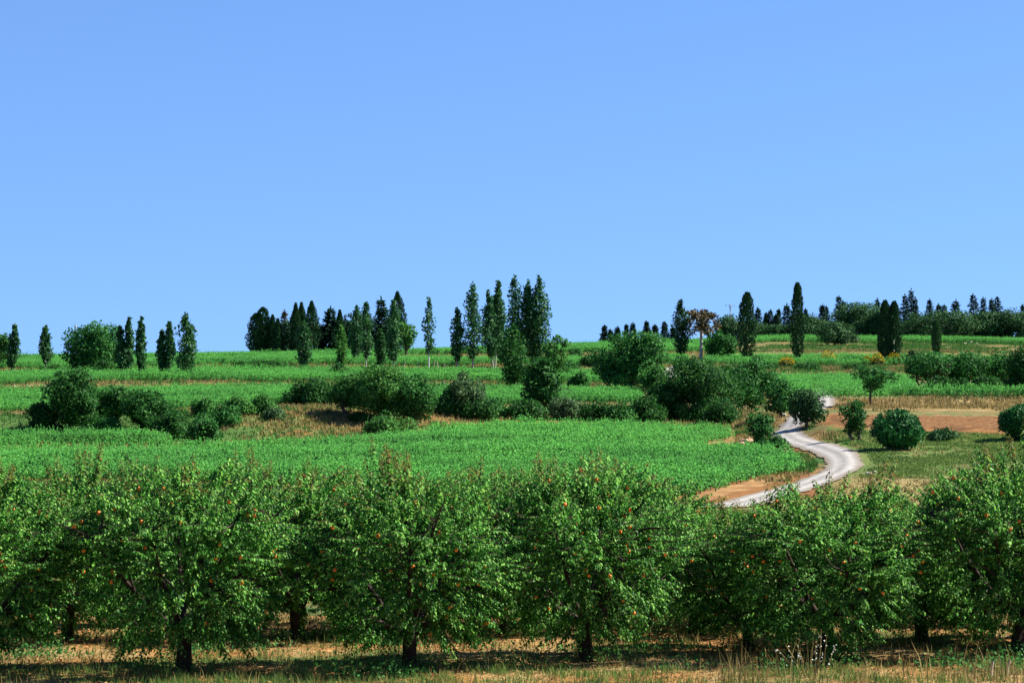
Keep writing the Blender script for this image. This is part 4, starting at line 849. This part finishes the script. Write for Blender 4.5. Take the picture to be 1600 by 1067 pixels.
# ------------------------------------------------------------------ apricot orchard
fruit_mesh = None
def apricot_variant(seed):
    global rng
    keep = rng; rng = np.random.default_rng(seed)
    tg, g = Geo(), Geo()
    lx = rng.normal(0, .05)
    tube(tg, [(0, 0, -.15), (lx*.3, 0, .2), (lx, .02, .48), (lx*1.2, .02, .62)], [.15, .115, .105, .09], 8)
    limbs = []
    nl = 6
    for i in range(nl):
        a = i*2*np.pi/nl+rng.normal(0, .25); L = rng.uniform(1.1, 1.5); el = rng.uniform(.45, .95)
        p0 = np.array([lx, 0, .5]); d = np.array([math.cos(a)*math.cos(el), math.sin(a)*math.cos(el), math.sin(el)])
        p1 = p0+d*L*.5+[0, 0, -.04]; p2 = p0+d*L+[0, 0, .08]
        up = np.array([math.cos(a)*.5, math.sin(a)*.5, 1.0]); p3 = p2+norm(up)*rng.uniform(.5, .8)
        tube(tg, [p0, p1, p2, p3], [.06, .042, .028, .010], 6); limbs += [p0*.5+p1*.5, p1, p1*.5+p2*.5, p2, p2*.5+p3*.5, p3]
        for j in range(4):
            b0 = [p1, p1*.5+p2*.5, p2, p2*.4+p3*.6][j]; aa = a+rng.uniform(-1.2, 1.2); ee = rng.uniform(-.15, .9)
            dd = np.array([math.cos(aa)*math.cos(ee), math.sin(aa)*math.cos(ee), math.sin(ee)]); LL = rng.uniform(.45, .85)
            b1 = b0+dd*LL*.5; b2 = b0+dd*LL+[0, 0, -.05]
            tube(tg, [b0, b1, b2], [.022, .015, .006], 5); limbs += [b1, b2]
    limbs = np.array(limbs)
    ns = 1050; done = 0
    fr = []
    CZ, RX, RZ = 1.58, 2.0, 1.32
    while done < ns:
        z = rng.uniform(.32, 2.72); a_r = rng.uniform(0, 2*np.pi); d = np.array([math.cos(a_r), math.sin(a_r), (z-1.6)/1.3])
        pr = np.interp(z, [.3, .6, 1.1, 1.7, 2.2, 2.72], [.5, .88, 1.3, 1.72, 1.56, .72])
        if rng.random() > (pr/1.85)**1.3: continue
        pr *= 1-.26*vnoise(a_r*1.9+7, z*1.8+3, seed)
        lowlim = .36+.5*vnoise(a_r*1.6+5, .5, seed+5)
        if z < lowlim: continue
        rh = pr*math.sqrt(rng.uniform(.40, 1)); b = np.array([d[0]*rh, d[1]*rh, z-.12])
        done += 1
        up = .8 if b[2] > 2.1 else (.25 if b[2] > 1.3 else -.3)
        dr = norm(np.array([d[0]*.8, d[1]*.8, up])+rng.normal(0, .3, 3)); L = rng.uniform(.28, .55)
        if b[2] > 2.35: L *= rng.uniform(.6, 1.3)
        nlv = int(L*72); tt = np.linspace(.05, 1, nlv); droop = -.2 if b[2] < 1.6 else -.08
        sp = b+dr*(tt*L)[:, None]+np.array([0, 0, droop])*(tt**2)[:, None]*L
        near_ = limbs[np.argmin(((limbs-b)**2).sum(1))]
        if rng.random() < .12: tube(tg, [near_, (near_+b)/2+rng.normal(0, .04, 3), b], [.010, .008, .006], 3)
        tube(tg, [sp[0], sp[nlv//2], sp[-1]], [.006, .005, .003], 3)
        ang = np.arange(nlv)*2.4+rng.uniform(0, 6)
        side = np.stack([np.cos(ang), np.sin(ang), np.zeros(nlv)], 1)
        D = side*.75+dr*.25+np.array([0, 0, -.85])+rng.normal(0, .25, (nlv, 3))
        N = side*.8+np.array([0, 0, .55])+rng.normal(0, .35, (nlv, 3))
        sz = rng.uniform(.043, .071, nlv)*np.interp(tt, [0, .7, 1], [1, 1, .6])
        yg = np.where((tt > .82) & (b[2] > 1.9), rng.uniform(.1, .9, nlv), 0)*(1 if b[2] > 2.2 else .5)*(rng.random() < .5)
        C = sp+side*.025+[0, 0, -.01]
        cards(g, C, D, N, sz, sz*rng.uniform(.6, .8, nlv), yg, fold=True)
        if rng.random() < .085 and b[2] > .9: fr.append(sp[nlv//2]+[0, 0, -.05])
    for i in range(27):    # strong upright shoots in bunches that stand out above the crown
        if i % 3 == 0: a = rng.uniform(0, 6.28); rr_ = rng.uniform(.05, 1.15); LB = rng.uniform(.25, .6) if rng.random() < .5 else rng.uniform(.75, 1.15)
        a += rng.normal(0, .10); rr2 = rr_+rng.normal(0, .08); b = np.array([math.cos(a)*rr2, math.sin(a)*rr2, 2.05+.4*(1-rr_/1.2)*.6]); L = LB*rng.uniform(.6, 1.05)
        dr = norm(np.array([math.cos(a)*.15, math.sin(a)*.15, 1])+rng.normal(0, .12, 3)); nlv = int(L*60); tt = np.linspace(.0, 1, nlv); sp = b+dr*(tt*L)[:, None]
        tube(tg, [sp[0], sp[nlv//2], sp[-1]], [.009, .006, .003], 3)
        ang = np.arange(nlv)*2.4; side = np.stack([np.cos(ang), np.sin(ang), np.zeros(nlv)], 1)
        D = side*.9+np.array([0, 0, -.55])+rng.normal(0, .2, (nlv, 3)); N = side*.4+np.array([0, 0, .8])+rng.normal(0, .3, (nlv, 3)); sz = rng.uniform(.06, .095, nlv)*np.interp(tt, [0, .7, 1], [1, .95, .5])
        cards(g, sp+side*.02, D, N, sz, sz*.72, np.where(tt > .75, rng.uniform(.3, 1, nlv), .08), fold=True)
    rng = keep
    return tg.mesh('trunk', smooth=True), g.mesh('crown', attr=True), fr
def fruit():
    import bmesh
    b = bmesh.new(); bmesh.ops.create_icosphere(b, subdivisions=2, radius=.03)
    for v in b.verts:
        v.co.z *= 1.05; a = math.atan2(v.co.y, v.co.x); v.co *= 1-.05*math.exp(-(a*3)**2)
    m_ = bpy.data.meshes.new('apricot'); b.to_mesh(m_); b.free(); m_.polygons.foreach_set('use_smooth', np.ones(len(m_.polygons), bool)); m_.materials.append(M['fruit']); return m_
fm = fruit()
AV = [apricot_variant(100+i) for i in range(5)]
TREES = [  # x, base y, scale, height scale, variant, label
    (-45, 1052, 1.0, 1.06, 0, 'front apricot tree cut off by the left picture edge'), (287, 1048, 1.03, 1.13, 1, 'front apricot tree with fruit, left of picture centre, low dark trunk'),
    (640, 1046, 1.0, 1.05, 2, 'front apricot tree left of centre with a clearly bare trunk'), (915, 1032, .96, 1.10, 3, 'front apricot tree right of centre, leaves reaching the ground'),
    (1290, 1030, 1.0, 0.97, 4, 'front apricot tree behind the white flower spike'), (1590, 1022, 1.0, 1.12, 0, 'front apricot tree at the right picture edge'),
    (105, 1003, 1.00, 1.02, 2, 'second-row apricot tree between the two leftmost front trees'), (465, 1000, 1.00, 1.02, 4, 'second-row apricot tree between the front trees left of centre'),
    (595, 992, 0.95, 1.02, 0, 'second-row apricot tree just left of the bare trunk'), (790, 990, 0.97, 1.02, 1, 'second-row apricot tree in the gap at picture centre'),
    (1085, 990, .95, 0.80, 3, 'second-row apricot tree left of the lone thin trunk'), (1170, 1016, .82, 0.76, 2, 'smaller apricot tree on a lone thin dark trunk'),
    (1440, 1003, .98, 0.90, 1, 'second-row apricot tree between the two rightmost front trees'), (1690, 1000, 1.00, 1.02, 3, 'second-row apricot tree beyond the right picture edge'),
    (-60, 978, 1.00, 0.96, 3, 'rear apricot tree at the left picture edge'), (230, 978, 1.00, 0.96, 4, 'rear apricot tree behind the leftmost trees'), (380, 975, 0.97, 0.96, 0, 'rear apricot tree, third of the back row'),
    (690, 975, 1.00, 0.96, 3, 'rear apricot tree behind picture centre left'), (880, 974, 1.00, 0.96, 2, 'rear apricot tree behind picture centre right'), (1010, 975, 0.97, 0.96, 4, 'rear apricot tree left of the lone thin trunk tree'),
    (1250, 976, .95, 0.78, 0, 'rear apricot tree behind the white flower spike tree'), (1360, 975, .95, 0.84, 2, 'rear apricot tree right of the white flower spike tree'), (1540, 976, 1.00, 0.96, 4, 'rear apricot tree near the right picture edge'),
    (-400, 1050, 1.0, 1.08, 3, 'apricot tree beyond the left picture edge, next to the cut-off one'), (-760, 1050, 1.0, 1.02, 1, 'apricot tree far beyond the left picture edge'), (1940, 1022, 1.0, 1.05, 4, 'apricot tree beyond the right picture edge, next to the last one'), (2300, 1022, 1.0, 1.00, 2, 'apricot tree far beyond the right picture edge')]
for i, (x, yb, s_, hz, vi, lab) in enumerate(TREES):
    p = Pg(x, yb); root = link('apricot_tree', None, None, loc=(p[0], p[1], drop(p[0], p[1])), rz=rng.uniform(0, 6.28)); root.scale = (s_, s_, hz)
    tm, cm, fr = AV[vi]
    link('trunk', tm, M['apricot_bark'], root); cr = link('crown', cm, M['apricot'], root)
    for j, f in enumerate(fr):
        if (j*7+i*3) % 3 != 0 or i < 14:
            o = bpy.data.objects.new('apricot', fm); col.objects.link(o); o.parent = root; o.location = f
    tag(root, lab, 'fruit tree', 'apricot trees of the orchard')
wg = Geo()
for x, yb in [(t_[0], t_[1]) for t_ in TREES[:14]]+[(int(q_), int(1000+60*r_)) for q_, r_ in zip(rng.uniform(0, 1600, 26), rng.random(26))]:
    p = Pg(x, min(yb, 1062)); k = int(rng.uniform(120, 320)); ax = rng.normal(0, .32, k); ay = rng.normal(-.1, .25, k); hgt = np.abs(rng.normal(0, .11, k))*np.exp(-(ax**2)*2)+.02
    C = np.stack([p[0]+ax, p[1]+ay, gz(p[0]+ax, p[1]+ay)+hgt], 1); cards(wg, C, sph(k)+[0, 0, .35], sph(k)*.6+[0, 0, .8], rng.uniform(.04, .085, k), rng.uniform(.025, .05, k))
tag(link('ground_weeds', wg.mesh('ground_weeds'), M['weed']), 'low leafy weeds round the orchard trunks', 'weeds', kind='stuff')
# white flower spikes and wooden stubs at the bottom right
p = at(1264, 42.9); root = link('flowering_weed', None, None, loc=(p[0], p[1], drop(p[0], p[1]))); g = Geo(); fl = Geo()
for i in range(7):
    dx = rng.normal(0, .14); h = rng.uniform(.25, .7); tube(g, [(dx, 0, 0), (dx*1.4, 0, h*.5), (dx*1.9-.05, 0, h)], [.008, .007, .004], 4)
    k = 10; f = rng.uniform(.3, 1, k); C = np.stack([dx*(1+.9*f)-.05*f, rng.normal(0, .02, k), h*f], 1)+rng.normal(0, .016, (k, 3)); cards(fl, C, sph(k), sph(k)+[0, -1, .5], .03, .026)
link('stems', g.mesh('stems'), M['drygrass'], root); tag(link('flowers', fl.mesh('flowers'), M['white_flower'], root), kind='stuff')
tag(root, 'white flower spikes of a weed in front of the orchard', 'weed')
for i, (x, lab) in enumerate([(1548, 'left of two wooden stubs in the bottom right grass'), (1573, 'right of two wooden stubs in the bottom right grass')]):
    p = at(x, 42.6+.2*i); g = Geo(); tube(g, [(0, 0, -.1), (.01, 0, .12), (.03+.02*i, 0, .24)], [.026, .024, .022], 7)
    n0 = g.n; tag(link('wooden_stub', g.mesh('stub'), M['wood'], loc=(p[0], p[1], drop(p[0], p[1]))), lab, 'stub', 'wooden stubs in the grass')
tri = sum(len(m_.loops)-2*len(m_.polygons) for m_ in bpy.data.meshes); print('triangles', tri, 'objects', len(bpy.data.objects))
